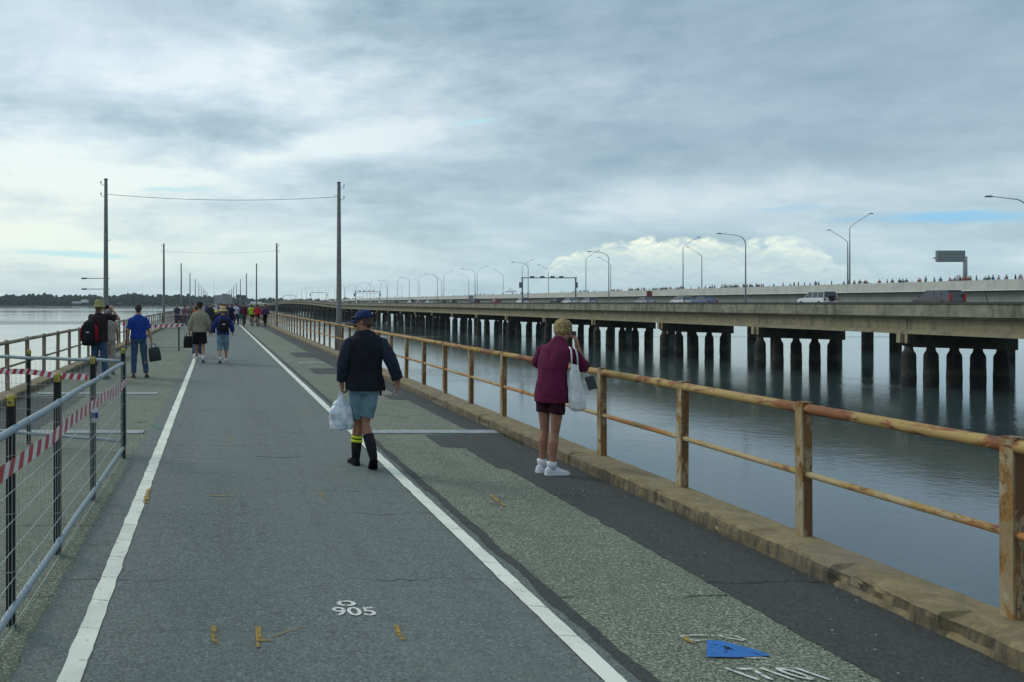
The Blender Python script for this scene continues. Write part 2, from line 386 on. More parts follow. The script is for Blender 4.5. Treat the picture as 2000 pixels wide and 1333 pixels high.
def build_world():
    w = bpy.data.worlds.new('World'); sc.world = w; w.use_nodes = True
    nt = w.node_tree; nt.nodes.clear(); n = NT(nt)
    out = n.new('ShaderNodeOutputWorld')
    sky = n.new('ShaderNodeTexSky', sky_type='NISHITA'); sky.sun_disc = False
    sky.sun_elevation = R(SUN_EL); sky.sun_rotation = R(SUN_AZ); sky.dust_density = 1.5
    bs = n.new('ShaderNodeBackground'); n.put(bs.inputs[0], sky.outputs[0]); bs.inputs[1].default_value = 0.11
    g = n.new('ShaderNodeTexCoord').outputs['Generated']
    nv = n.new('ShaderNodeVectorMath', operation='NORMALIZE'); n.put(nv.inputs[0], g); d = nv.outputs[0]
    x, y, z = n.sep(d)
    az = n.m('MULTIPLY', n.m('ARCTAN2', x, y), 57.2958); el = n.m('MULTIPLY', n.m('ARCSINE', z), 57.2958)
    zc = n.m('ADD', n.m('MAXIMUM', z, 0.0), 0.15)
    u = n.m('DIVIDE', x, zc); v = n.m('DIVIDE', y, zc)
    # wind-stretched sheet cloud, streaks rising to the right
    uu = n.m('ADD', n.m('MULTIPLY', u, 0.80), n.m('MULTIPLY', v, 0.22)); vv = n.m('SUBTRACT', n.m('MULTIPLY', v, 1.15), n.m('MULTIPLY', u, 0.35))
    P = n.comb(uu, vv, 3.7)
    n1 = n.noise(P, 0.85, 7, 0.56, 0.35)
    n2 = n.noise(n.comb(uu, vv, 9.1), 0.33, 4, 0.5, 0.5)
    n3 = n.noise(n.comb(n.m('MULTIPLY', uu, 0.6), vv, 1.3), 2.6, 6, 0.6, 0.5)
    def gauss(a0, e0, sa, se, tilt=0.0):
        da = n.m('SUBTRACT', az, a0)
        de = n.m('SUBTRACT', n.m('SUBTRACT', el, e0), n.m('MULTIPLY', da, tilt))
        q = n.m('ADD', n.m('POWER', n.m('DIVIDE', da, sa), 2.0), n.m('POWER', n.m('DIVIDE', de, se), 2.0))
        return n.m('POWER', 2.71828, n.m('MULTIPLY', q, -1.0))
    n4 = n.noise(n.comb(n.m('MULTIPLY', n.m('ADD', az, n.m('MULTIPLY', el, 0.8)), 0.085), n.m('MULTIPLY', n.m('SUBTRACT', el, n.m('MULTIPLY', az, 0.06)), 0.26), 2.0), 1.0, 9, 0.60, 0.35)
    t = n.m('ADD', n.m('ADD', n.m('MULTIPLY', n1, 0.34), n.m('MULTIPLY', n2, 0.26)), n.m('ADD', n.m('MULTIPLY', n3, 0.10), n.m('MULTIPLY', n4, 0.30)))
    n5 = n.noise(n.comb(n.m('MULTIPLY', az, 0.30), n.m('MULTIPLY', el, 0.75), 6.0), 1.0, 7, 0.62, 0.3)
    t = n.m('ADD', t, n.m('MULTIPLY', n.m('SUBTRACT', n5, 0.5), 0.14))
    # large placements of darker and brighter cloud
    t = n.m('SUBTRACT', t, n.m('MULTIPLY', gauss(27, 9.5, 11, 2.2, 0.02), 0.13))
    t = n.m('SUBTRACT', t, n.m('MULTIPLY', gauss(30, 20, 22, 6), 0.05))
    t = n.m('SUBTRACT', t, n.m('MULTIPLY', gauss(2, 12.5, 14, 1.2, 0.03), 0.06))
    t = n.m('ADD', t, n.m('MULTIPLY', gauss(9, 11.0, 9, 0.9, 0.12), 0.12))
    t = n.m('ADD', t, n.m('MULTIPLY', gauss(-10, 9.0, 14, 3.5), 0.10))
    t = n.m('ADD', t, n.m('MULTIPLY', gauss(-2, 15.5, 14, 2.0, 0.05), 0.06))
    t = n.m('ADD', t, n.m('MULTIPLY', gauss(33, 6.5, 14, 1.1, 0.0), 0.05))
    col = n.ramp(t, (0.38, (0.21, 0.315, 0.385)), (0.455, (0.33, 0.445, 0.515)), (0.53, (0.49, 0.60, 0.66)), (0.60, (0.68, 0.765, 0.77)))
    # thinner, paler air low down
    low = n.m('POWER', 2.71828, n.m('DIVIDE', n.m('MAXIMUM', el, 0.0), -5.5))
    col = n.mix(n.m('MULTIPLY', low, 0.62), col, (0.43, 0.60, 0.645))
    # darkening towards the right and top of the sheet
    col = n.mix(n.m('MULTIPLY', n.m('MULTIPLY', n.smooth(az, 0.0, 42.0), n.smooth(el, 1.0, 12.0)), 0.60), col, (0.215, 0.305, 0.40))
    col = n.mix(n.m('MULTIPLY', n.m('MULTIPLY', n.m('SUBTRACT', 1.0, n.smooth(az, -14.0, 14.0)), n.smooth(el, 11.0, 20.0)), 0.55), col, (0.50, 0.60, 0.69))
    # sun-side brightness
    gl = gauss(-16, 5.5, 18, 5.0)
    col = n.mix(n.m('MULTIPLY', gl, n.m('ADD', 0.25, n.m('MULTIPLY', n.smooth(t, 0.44, 0.6), 0.6))), col, (0.70, 0.76, 0.68))
    gl2 = gauss(2, 3.6, 13, 1.9)
    col = n.mix(n.m('MULTIPLY', gl2, 0.40), col, (0.66, 0.77, 0.68))
    # cumulus bank on the right
    def puff(off):
        qv = n.comb(n.m('MULTIPLY', az, 0.30), n.m('ADD', n.m('MULTIPLY', el, 0.40), off), 0.0)
        big_ = n.noise(qv, 0.75, 3, 0.5, 0.1); sm_ = n.noise(qv, 2.6, 6, 0.55, 0.15)
        ridge = n.m('SUBTRACT', 1.0, n.m('ABSOLUTE', n.m('MULTIPLY', n.m('SUBTRACT', sm_, 0.5), 4.0)))
        return n.m('ADD', n.m('MULTIPLY', big_, 0.72), n.m('MULTIPLY', ridge, 0.11))
    qa = puff(0.0); qb = puff(0.07)
    top = n.noise(n.comb(n.m('MULTIPLY', az, 0.36), 0.0, 5.0), 1.0, 2, 0.5)
    edge = n.m('ADD', n.m('ADD', 2.4, n.m('MULTIPLY', top, 3.2)), n.m('MULTIPLY', n.m('SUBTRACT', qa, 0.42), 5.5))
    edge = n.m('SUBTRACT', edge, n.m('MULTIPLY', n.m('POWER', n.m('DIVIDE', n.m('ABSOLUTE', n.m('SUBTRACT', az, 31.0)), 8.0), 3.0), 2.0))
    gap = n.smooth(n.noise(n.comb(n.m('MULTIPLY', az, 0.22), n.m('MULTIPLY', el, 0.5), 12.0), 1.0, 5, 0.6), 0.36, 0.56)
    cm = n.m('MULTIPLY', n.m('MULTIPLY', n.smooth(n.m('SUBTRACT', edge, el), -0.10, 0.42), n.smooth(el, 0.2, 3.0)), n.m('ADD', 0.55, n.m('MULTIPLY', gap, 0.45)))
    lit = n.m('ADD', 0.60, n.m('MULTIPLY', n.m('SUBTRACT', qa, qb), 4.5))
    lit = n.m('ADD', lit, n.m('MULTIPLY', n.m('SUBTRACT', el, 3.2), 0.20), clamp=True)
    cc = n.ramp(lit, (0.0, (0.42, 0.55, 0.61)), (0.5, (0.58, 0.70, 0.68)), (1.0, (0.88, 0.89, 0.70)))
    col = n.mix(n.m('MULTIPLY', cm, 0.96), col, cc)
    # rents in the sheet showing blue
    wv = n.m('MULTIPLY', n.m('SUBTRACT', n.noise(n.comb(n.m('MULTIPLY', az, 0.12), n.m('MULTIPLY', el, 0.6)), 1.6, 5, 0.6), 0.5), 1.3)
    def rent(a0, e0, sa, se, tilt):
        gg = gauss(a0, e0, sa, se, tilt)
        return n.smooth(n.m('ADD', gg, n.m('MULTIPLY', wv, 0.9)), 0.45, 1.0)
    rr = n.m('MAXIMUM', rent(42.5, 4.55, 6.0, 0.50, -0.04), n.m('MULTIPLY', rent(36, 5.5, 3.2, 0.2, 0), 0.4))
    rl = n.m('MAXIMUM', rent(-10.5, 3.45, 7, 0.35, -0.04), n.m('MAXIMUM', rent(-3, 8.1, 3.5, 0.3, 0.0), rent(18, 12.2, 2.4, 0.3, 0.05)))
    col = n.mix(n.m('MULTIPLY', rr, 0.9), col, (0.22, 0.47, 0.69))
    col = n.mix(n.m('MULTIPLY', rl, 0.8), col, (0.38, 0.64, 0.70))
    bc = n.new('ShaderNodeBackground'); n.put(bc.inputs[0], col); bc.inputs[1].default_value = 1.0
    mx = n.new('ShaderNodeMixShader'); mx.inputs[0].default_value = 0.93
    nt.links.new(bs.outputs[0], mx.inputs[1]); nt.links.new(bc.outputs[0], mx.inputs[2]); nt.links.new(mx.outputs[0], out.inputs[0])
build_world()

# ---------------------------------------------------------------- water
def water_mat():
    m, n, b = newmat('bay_water')
    tc = n.new('ShaderNodeNewGeometry').outputs['Position']
    x, y, z = n.sep(tc)
    band = n.noise(n.comb(n.m('MULTIPLY', x, 0.0025), n.m('MULTIPLY', y, 0.013)), 1.0, 5, 0.6, 0.4)
    band2 = n.noise(n.comb(n.m('MULTIPLY', x, 0.006), n.m('MULTIPLY', y, 0.03), 4.0), 1.0, 4, 0.6, 0.6)
    shoal = n.smooth(n.m('ADD', n.m('MULTIPLY', band, 0.7), n.m('MULTIPLY', band2, 0.3)), 0.52, 0.62)
    wy = n.m('ADD', y, n.m('MULTIPLY', n.m('SUBTRACT', n.noise(n.comb(n.m('MULTIPLY', x, 0.004), n.m('MULTIPLY', y, 0.01), 7.0), 1.0, 5, 0.65), 0.5), 160.0))
    def bar(a, b, e): return n.m('MULTIPLY', n.smooth(wy, a, a + e), n.m('SUBTRACT', 1.0, n.smooth(wy, b - e, b)))
    bars = n.m('MAXIMUM', bar(335, 420, 12), n.m('MAXIMUM', bar(960, 1240, 60), n.m('MULTIPLY', bar(620, 680, 20), 0.5)))
    bars = n.m('MULTIPLY', bars, n.m('SUBTRACT', 1.0, n.smooth(x, -40, 10)))
    col = n.mix(shoal, (0.050, 0.074, 0.074), (0.064, 0.090, 0.090)); col = n.mix(bars, col, (0.14, 0.17, 0.17))
    n.put(b.inputs['Specular IOR Level'], n.m('SUBTRACT', n.m('SUBTRACT', 0.5, n.m('MULTIPLY', n.smooth(x, 30, 85), 0.24)), n.m('MULTIPLY', bars, 0.38)))
    n.put(b.inputs['Base Color'], col)
    b.inputs['IOR'].default_value = 1.5
    n.put(b.inputs['Roughness'], n.m('ADD', 0.06, n.m('ADD', n.m('MULTIPLY', bars, 0.25), n.m('MULTIPLY', shoal, 0.06))))
    w1 = n.noise(n.comb(n.m('MULTIPLY', x, 1.0), n.m('MULTIPLY', y, 1.0)), 1.4, 4, 0.6, 0.3)
    w2 = n.noise(n.comb(n.m('MULTIPLY', x, 0.25), n.m('MULTIPLY', y, 0.5)), 1.0, 3, 0.5, 0.3)
    w3 = n.noise(n.comb(n.m('MULTIPLY', x, 3.5), n.m('MULTIPLY', y, 5.0)), 1.0, 3, 0.6, 0.2)
    bp = n.new('ShaderNodeBump'); bp.inputs['Distance'].default_value = 0.10
    n.put(bp.inputs['Strength'], n.m('MULTIPLY', n.m('ADD', 0.10, n.m('MULTIPLY', shoal, 0.25)), n.m('ADD', 0.5, n.m('MULTIPLY', n.smooth(x, -20, 40), 0.6))))
    n.put(bp.inputs['Height'], n.m('ADD', n.m('ADD', w1, n.m('MULTIPLY', w3, 0.22)), n.m('MULTIPLY', w2, 0.8))); n.put(b.inputs['Normal'], bp.outputs[0])
    return m
wm = MB()
wm.add([(-3800, -380, WATER), (4800, -380, WATER), (4800, 4800, WATER), (-3800, 4800, WATER)], [(0, 1, 2, 3)])
struct('water', wm, water_mat())

# ---------------------------------------------------------------- old bridge deck
Y0, YE = -12.0, 2690.0
XL, XR = -3.95, 4.18           # railing lines
KL, KR = -3.66, 3.87           # inner kerb faces
db = MB(); ys = [Y0, 0, 20, 60, 200, 800, YE]
for a, b in zip(ys, ys[1:]): db.box(-4.02, 4.25, a, b, -0.55, 0.0)
dk = MB()
dk.add([(KL - 0.02, y, 0.0) for y in ys] + [(KR + 0.02, y, 0.0) for y in ys], [(i, i + len(ys), i + 1 + len(ys), i + 1) for i in range(len(ys) - 1)])
sl_ = MB().box(-4.02, 4.25, Y0, YE, -0.55, -0.004)
struct('bridge_slab', sl_, M['girder'])
struct('bridge_deck', dk, M['deck'])

def ragged(x0f, x1f, y0, y1, z, step=0.06, amp=0.025, seed=0.0, fr=3.0):
    """strip with uneven edges, x given by functions of y"""
    vs = []; fs = []; y = y0; k = 0
    while True:
        st = step * max(1.0, y / 6.0)
        a = x0f(y) + amp * (mnoise.noise(Vector((y * fr, seed, 0))) + 0.5 * mnoise.noise(Vector((y * fr * 4, seed, 3))))
        b = x1f(y) + amp * (mnoise.noise(Vector((y * fr, seed + 20, 0))) + 0.5 * mnoise.noise(Vector((y * fr * 4, seed + 20, 3))))
        vs += [(a, y, z), (b, y, z)]
        if k: fs.append((2 * k - 2, 2 * k - 1, 2 * k + 1, 2 * k))
        k += 1
        if y >= y1: break
        y = min(y + st, y1)
    return MB().add(vs, fs)
def lerpf(tab):
    def f(y):
        for (a, va), (b, vb) in zip(tab, tab[1:]):
            if y <= b: return va + (vb - va) * max(0, (y - a)) / (b - a)
        return tab[-1][1]
    return f
struct('path', ragged(lambda y: -0.98 + 0.08 * min(1, max(0, (y - 9) / 4)), lambda y: 2.02, -2, 700, 0.008, amp=0.035), M['asphalt'])
stripx = lerpf([(0, 3.13), (8.5, 3.12), (8.6, 3.02), (9.75, 3.04), (9.85, 2.78), (10.72, 2.80), (10.8, 3.50), (14.6, 3.50), (14.65, 3.2), (15.4, 3.2), (15.45, 3.5), (19.9, 3.4), (19.95, 2.45), (21.6, 2.5), (21.7, 3.25), (25.9, 3.2), (26, 2.6), (28.5, 2.6), (28.6, 3.3), (700, 3.3)])
struct('asphalt_strip', ragged(stripx, lambda y: 3.88, -2, 700, 0.004, amp=0.030, seed=5, step=0.02, fr=6.0), M['dark_asphalt'])
struct('asphalt_seam', ragged(lambda y: 1.98, lambda y: 2.06, -2, 300, 0.012, amp=0.03, seed=9, fr=2.0), M['dark_asphalt'])
# left-hand patches beside the kerb
struct('asphalt_patch', ragged(lambda y: -3.66, lambda y: -2.5, 11.2, 15.2, 0.004, seed=12), M['dark_asphalt'])
struct('asphalt_patch', ragged(lambda y: -3.66, lambda y: -2.7, 19.5, 26.5, 0.004, seed=14), M['dark_asphalt'])
struct('white_line', ragged(lambda y: -0.745, lambda y: -0.635, -2, 500, 0.013, amp=0.010, seed=2, fr=5), M['line'])
struct('white_line', ragged(lambda y: 1.81, lambda y: 1.915, -2, 700, 0.016, amp=0.008, seed=3, fr=5), M['line'])
# steel cover plates over the expansion joints
def plate(x0, x1, y, w=0.26):
    o = MB().box(x0, x1, y - w / 2, y + w / 2, 0.0, 0.016).build('cover_plate', M['plate'], bevel=0.004)
    return tag(o, kind='structure')
plate(2.07, 3.85, 10.95); plate(-3.6, -1.0, 10.95); plate(-3.5, -1.15, 15.6, 0.3); plate(2.4, 3.2, 23.4, 0.3)

# kerbs: worn concrete with real chips
def kerb(xi, xo, seed, spalls, y1=60, fine=14):
    sgn = 1 if xo > xi else -1
    prof = [(0, -0.02), (0.0, 0.03), (0.004, 0.075), (0.010, 0.105), (0.028, 0.125), (0.10, 0.13), (0.19, 0.13), (abs(xo - xi) - 0.012, 0.128), (abs(xo - xi), 0.11), (abs(xo - xi), -0.3)]
    rs = []; y = -2.0
    while y < YE:
        ring = []
        for i, (dx, z) in enumerate(prof):
            px, pz = xi + sgn * dx, z
            if y < 60:
                am = 0.012 if 1 <= i <= 5 else 0.005
                q = Vector((px * 9, y * 5, pz * 14 + seed))
                k = mnoise.noise(q) + 0.6 * mnoise.noise(q * 2.7)
                px += sgn * am * k; pz += am * 0.8 * mnoise.noise(q + Vector((9, 9, 9)))
                for (sy, sl, dep) in spalls:
                    e = max(0, 1 - abs((y - sy) / sl) ** 4)
                    if e > 0 and 1 <= i <= 5:
                        e = min(1, e * 3) * (0.7 + 0.5 * mnoise.noise(Vector((y * 12, i, 2))))
                        px += sgn * dep * e * (1.0, 1.0, 1.0, 0.9, 0.5)[i - 1]; pz -= dep * e * (0, 0.1, 0.4, 0.8, 0.5)[i - 1]
            ring.append((px, y, pz))
        rs.append(ring)
        y += 0.025 if y < fine else (0.1 if y < 60 else 40.0)
    vs = [p for r in rs for p in r]; n = len(prof); fs = []
    for i in range(len(rs) - 1):
        for j in range(n - 1): fs.append((i * n + j, i * n + j + 1, (i + 1) * n + j + 1, (i + 1) * n + j))
    mb = MB().add(vs, fs)
    return struct('kerb', mb, M['kerb'], smooth=False)
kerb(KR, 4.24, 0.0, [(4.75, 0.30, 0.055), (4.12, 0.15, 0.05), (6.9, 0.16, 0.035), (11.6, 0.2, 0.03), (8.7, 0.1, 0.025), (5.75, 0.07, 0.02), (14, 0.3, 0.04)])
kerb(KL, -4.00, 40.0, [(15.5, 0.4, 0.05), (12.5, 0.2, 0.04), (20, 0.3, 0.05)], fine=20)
g = MB()
random.seed(5)
for i in range(60):
    x, y = 3.84 + random.gauss(0, .015), 10.3 + random.gauss(0, 0.25); h = random.uniform(.02, .07)
    a = random.uniform(0, 6.28); dx, dy = math.cos(a) * .006, math.sin(a) * .006
    g.add([(x - dx, y - dy, 0), (x + dx, y + dy, 0), (x + random.gauss(0, .02), y + random.gauss(0, .02), h)], [(0, 1, 2)])
tag(g.build('weeds', mat('weed_green', (0.03, 0.08, 0.015), 0.7)), 'small tuft of green weeds at the foot of the kerb', 'weeds', kind='stuff')

# painted marks ------------------------------------------------------------
def text_mark(s, x, y, h, w, z, m, name, shear=0.0, rot=0.0):
    cu = bpy.data.curves.new('t', 'FONT'); cu.body = s; cu.size = 1; cu.offset = 0.014
    o = bpy.data.objects.new('t', cu); C.objects.link(o)
    dg = bpy.context.evaluated_depsgraph_get(); dg.update()
    me = bpy.data.meshes.new_from_object(o.evaluated_get(dg), depsgraph=dg); bpy.data.objects.remove(o)
    xs = [v.co.x for v in me.vertices]; yy = [v.co.y for v in me.vertices]
    x0, x1, y0, y1 = min(xs), max(xs), min(yy), max(yy)
    for v in me.vertices:
        a = (v.co.x - x0) / (x1 - x0) * w; b = (v.co.y - y0) / (y1 - y0) * h; a += shear * b
        v.co = (x + a * math.cos(rot) - b * math.sin(rot), y + a * math.sin(rot) + b * math.cos(rot), z)
    me.materials.append(m); o = bpy.data.objects.new(name, me); C.objects.link(o); tag(o, kind='structure'); return o
def poly_mark(pxs, z, m, name):
    vs = [(*G(px, py), z) for px, py in pxs]
    return tag(MB().add(vs, [tuple(range(len(vs)))]).build(name, m), kind='structure')
def stroke(pxs, w, z, m, name='paint_mark'):
    pts = [Vector((*G(a, b), 0)) for a, b in pxs]; mb = MB(); vs = []
    for i, p in enumerate(pts):
        d = (pts[min(i + 1, len(pts) - 1)] - pts[max(0, i - 1)]).normalized(); q = Vector((-d.y, d.x, 0)) * w / 2
        k = 1 + 0.3 * mnoise.noise(Vector((i * 3.1, p.x, p.y)))
        vs += [(*(p - q * k)[:2], z), (*(p + q * k)[:2], z)]
    mb.add(vs, [(2 * i, 2 * i + 1, 2 * i + 3, 2 * i + 2) for i in range(len(pts) - 1)])
    return tag(mb.build(name, m), kind='structure')
text_mark('905', 0.665, 4.505, 0.125, 0.245, 0.013, M['chalk'], 'painted_number')
text_mark('o', 0.705, 4.645, 0.085, 0.115, 0.013, M['chalk'], 'painted_ring')
text_mark('17101', 2.535, 3.745, 0.125, 0.36, 0.009, M['chalk'], 'painted_number', shear=-0.6)
poly_mark([(1381, 1253), (1380, 1270), (1380, 1286), (1440, 1287), (1507, 1284), (1480, 1273), (1440, 1263), (1410, 1255)], 0.008, M['blue_paint'], 'paint_mark')
stroke([(1412, 1266), (1422, 1270), (1432, 1273)], 0.012, 0.012, M['black_mark']); stroke([(1417, 1272), (1424, 1269)], 0.012, 0.012, M['black_mark'])
for p in ([(1328, 1246), (1350, 1243), (1390, 1244), (1425, 1244)], [(1345, 1252), (1362, 1254), (1378, 1252)], [(1400, 1245), (1425, 1249), (1452, 1254)], [(1420, 1243), (1438, 1245), (1455, 1253)],
          [(1455, 1289), (1475, 1288), (1500, 1289)], [(1462, 1295), (1480, 1294), (1500, 1295)], [(1475, 1302), (1490, 1301), (1507, 1302)]):
    stroke(p, 0.017, 0.008, M['chalk_worn'])
stroke([(1336, 1249), (1346, 1256), (1357, 1259)], 0.03, 0.011, M['yellow_mark'])
stroke([(1490, 1236), (1505, 1241)], 0.02, 0.009, M['yellow_mark'])
stroke([(418, 1228), (417, 1245), (422, 1262)], 0.028, 0.013, M['yellow_mark'])
stroke([(504, 1228), (505, 1247), (512, 1256), (527, 1254)], 0.028, 0.013, M['yellow_mark']); stroke([(503, 1250), (504, 1270)], 0.016, 0.017, M['yellow_mark'])
stroke([(530, 1250), (560, 1238), (592, 1228)], 0.006, 0.013, M['yellow_mark'])
stroke([(774, 1226), (779, 1243), (789, 1254)], 0.026, 0.013, M['yellow_mark'])
stroke([(292, 958), (287, 972), (284, 986)], 0.045, 0.018, M['yellow_mark'])
stroke([(410, 971), (440, 972), (470, 971)], 0.02, 0.013, M['yellow_mark']); stroke([(625, 965), (632, 975)], 0.02, 0.013, M['yellow_mark'])
stroke([(958, 968), (970, 978), (985, 990)], 0.03, 0.009, M['yellow_mark'])
stroke([(496, 893), (540, 895), (590, 894)], 0.02, 0.013, M['green_mark']); stroke([(448, 858), (452, 864)], 0.03, 0.013, M['yellow_mark'])
stroke([(302, 832), (312, 840)], 0.06, 0.013, M['green_mark']); stroke([(590, 800), (600, 803)], 0.03, 0.013, M['yellow_mark'])
random.seed(9)
st = MB()
for i in range(420):
    y = 2 + random.random() ** 1.8 * 20; x = random.choice([random.uniform(-3.6, -1.0), random.uniform(3.3, 3.86), random.uniform(2.05, 3.8)])
    s = random.uniform(0.003, 0.008); st.ell((x, y, 0.006), (s, s * 1.3, s * .6), 5, 3)
tag(st.build('gravel', mat('loose_grit', (0.34, 0.32, 0.26), 0.9, var=(0.16, 0.15, 0.12), scale=3)), kind='stuff')

# ---------------------------------------------------------------- railings
def post_prof(s):
    """channel-section post standing on the kerb, web to the deck side"""
    mb = MB(); w, d = 0.037, 0.031
    mb.cur = 0
    mb.prism([(-w, 0.10), (-w + 0.012, 0.10), (-w + 0.012, 1.065), (-w, 1.065)], -d - 0.004, d + 0.004)   # worn flange facing the deck
    mb.cur = 1
    mb.prism([(-w + 0.0125, 0.08), (w, 0.08), (w, 1.062), (-w + 0.0125, 1.062)], -d, d)
    mb.box(-w + 0.0125, w + 0.004, -d - 0.004, d + 0.004, 1.066, 1.078)
    return mb
def railing(xr, y_first, spacing, side, label, mats, n_ind=100):
    t = thing('railing', label, 'railing', (xr, 0, 0))
    me = None; k0 = 0; posts = []
    y = y_first; i = 0
    stuff = MB()
    while y < 1400:
        if i < n_ind:
            if me is None:
                mb = post_prof(1)
                if side < 0: mb.v = [(-x, yy, z) for x, yy, z in mb.v]; mb.f = [list(reversed(f)) for f in mb.f]
                o = mb.build('post', [mats[1], mats[0]], t, bevel=0.0); me = o.data
            else:
                o = bpy.data.objects.new('post', me); C.objects.link(o); o.parent = t
            o.location = (0, y, 0); o.rotation_euler = (random.gauss(0, .006), random.gauss(0, .006), random.gauss(0, .02))
        else: stuff.box(-0.04, 0.04, y - 0.035, y + 0.035, 0.1, 1.07)
        i += 1; y += spacing
    o = stuff.build('post', mats[0], t); o['kind'] = 'stuff'
    y = y_first - spacing
    # rails: pipes running through the posts with sleeves at some joints
    for (z, r, m, nm) in ((1.028, 0.037, mats[2], 'top_rail'), (0.565, 0.0235, mats[3], 'middle_rail')):
        pts = []; yy = y_first - 2 * spacing; k = 0
        while yy < 60:
            pts.append((0.004 * mnoise.noise(Vector((yy * .7, z, 0))), yy, z + 0.008 * mnoise.noise(Vector((yy * .5, z * 3, 1))))); yy += spacing / 6
        pts.append((0, 1400, z))
        mb = MB().tube(pts, r, 12)
        for j in range(0, 60):
            if random.random() < 0.35:
                yj = y_first + j * spacing + random.choice([0.35, 0.75, 1.1]); mb.tube([(0, yj - 0.045, z + 0.002), (0, yj + 0.045, z + 0.002)], r + 0.006, 12)
        mb.build(nm, m, t, smooth=True)
    return t
random.seed(21)
railing(XR, 4.18 - 1.486, 1.486, 1, 'rusty ochre pipe railing along the right kerb above the water', (M['post'], M['flange'], M['top_rail'], M['mid_rail']))
railing(XL, 15.06 - 1.58 * 8, 1.58, -1, 'weathered pipe railing along the left kerb of the old bridge', (M['left_post'], M['left_post'], M['left_rail'], M['left_rail']))

# ---------------------------------------------------------------- poles on the old bridge
def pole(x, y, ztop, side, label, bars=False, group='poles lining the old bridge'):
    t = thing('pole', label, 'pole', (x, y, 0), 0, group)
    MB().tube([(0, 0, -5.5), (0, 0, 1.0), (0, 0, ztop - 0.06), (0, 0, ztop)], [0.125, 0.105, 0.065, 0.05], 12).build('shaft', M['pole'], t, smooth=True)
    MB().tube([(0, 0, ztop - 0.02), (0, 0, ztop + 0.02)], 0.075, 10).build('cap', M['dark_metal'], t)
    if y < 150:
        for dz in (0.18, 0.62):
            s = side
            mb = MB().tube([(0.06 * s, 0, ztop - dz), (0.12 * s, 0, ztop - dz - 0.05), (0.17 * s, 0, ztop - dz - 0.04), (0.19 * s, 0, ztop - dz + 0.03)], 0.008, 6)
            br = mb.build('insulator_bracket', M['dark_metal'], t)
            MB().loft([(0.19 * s, 0, ztop - dz + .02, .015, .015), (0.19 * s, 0, ztop - dz + .03, .034, .034), (0.19 * s, 0, ztop - dz + .06, .02, .02), (0.19 * s, 0, ztop - dz + .075, .034, .034), (0.19 * s, 0, ztop - dz + .11, .018, .018)], 10).build('insulator', M['lamp_pole'], br)
        s = -side; dz = 2.3 if side < 0 else 0.46
        MB().tube([(0.06 * s, 0, ztop - dz), (0.10 * s, 0, ztop - dz - 0.06), (0.15 * s, 0, ztop - dz - 0.06), (0.17 * s, 0, ztop - dz)], 0.007, 6).build('hook', M['dark_metal'], t)
    if bars:
        for z in (EYE + 0.94, EYE + 0.53):
            mb = MB().tube([(-0.93, 0, z), (0.14, 0, z)], 0.014, 6); mb.tube([(-0.94, 0, z), (-0.74, 0, z)], 0.028, 8)
            mb.build('step_bar', M['dark_metal'], t)
    return t
first = ('tall timber pole nearest on the left, two bars sticking out', 'tall timber pole nearest on the right, rising behind the man in the cap')
for k in range(12):
    y = 30.6 + 31.6 * k
    lab = first if k == 0 else ('timber pole behind the left railing, second from the front', 'timber pole behind the right railing, second from the front') if k == 1 else \
        ('slim distant timber pole on the left side of the old bridge',) * 1 + ('slim distant timber pole on the right side of the old bridge',)
    tl = pole(-4.25, y + (2 if k else 0), EYE + 4.75, -1, lab[0], k == 0, 'left poles of the old bridge'); tr = pole(4.70, y, EYE + 4.62, 1, lab[1], False, 'right poles of the old bridge')
    if k < 2:
        pts = []
        for i in range(25):
            s = i / 24; pts.append((-4.2 + 8.85 * s, y + (2 if k else 0) * (1 - s), EYE + 4.17 - 0.10 * s - 0.17 * 4 * s * (1 - s)))
        tag(MB().tube(pts, 0.009 if k == 0 else 0.006, 5).build('span_wire', M['wire_dark']), ('sagging wire strung between the two nearest poles', 'thin wire strung between the second pair of poles', 'faint wire strung between the third pair of poles')[k], 'wire')

# ---------------------------------------------------------------- highway bridge (near, weathered)
def zprof(tab): return lerpf(tab)
hz = zprof([(-200, 0), (480, 0.0), (560, 0.9), (640, 2.0), (750, 2.7), (860, 2.7), (960, 1.9), (1080, 0.4), (1250, -1.4), (1450, -2.6), (1700, -3.3), (2700, -3.6)])
BX = 75.0
bt = thing('highway_bridge', 'weathered concrete highway bridge carrying cars on rows of round piles', 'bridge', (BX, 0, 0))
sta = [-60, 0, 60] + list(range(100, 480, 40)) + list(range(480, 1500, 30)) + list(range(1500, 2800, 100))
def sweep(prof, zf, sta, closed=True):
    rs = [[(x, y, EYE + zf(y) + z) for x, z in prof] for y in sta]
    return MB().rings(rs)
sweep([(-0.35, 0.0), (0.0, 0.0), (0.02, -0.95), (0.02, -1.40), (-0.35, -1.42), (-0.30, -0.1)], hz, sta).build('parapet', M['parapet'], bt)
sweep([(12.4, 0.0), (12.7, 0.0), (12.75, -1.4), (12.2, -1.4), (12.2, -0.75)], hz, sta).build('parapet', M['parapet'], bt)
sweep([(0.03, -0.42), (12.19, -0.42), (12.19, -1.3), (0.03, -1.3)], hz, sta).build('road_slab', mat('bridge_asphalt', (0.08, 0.085, 0.085), 0.9), bt)
sweep([(-0.42, 0.0), (-0.25, 0.0), (-0.25, -0.22), (-0.42, -0.22)], lambda y: hz(y) + 0.09, sta).build('guard_rail', mat('dark_guard_rail', (0.035, 0.04, 0.038), 0.7), bt)
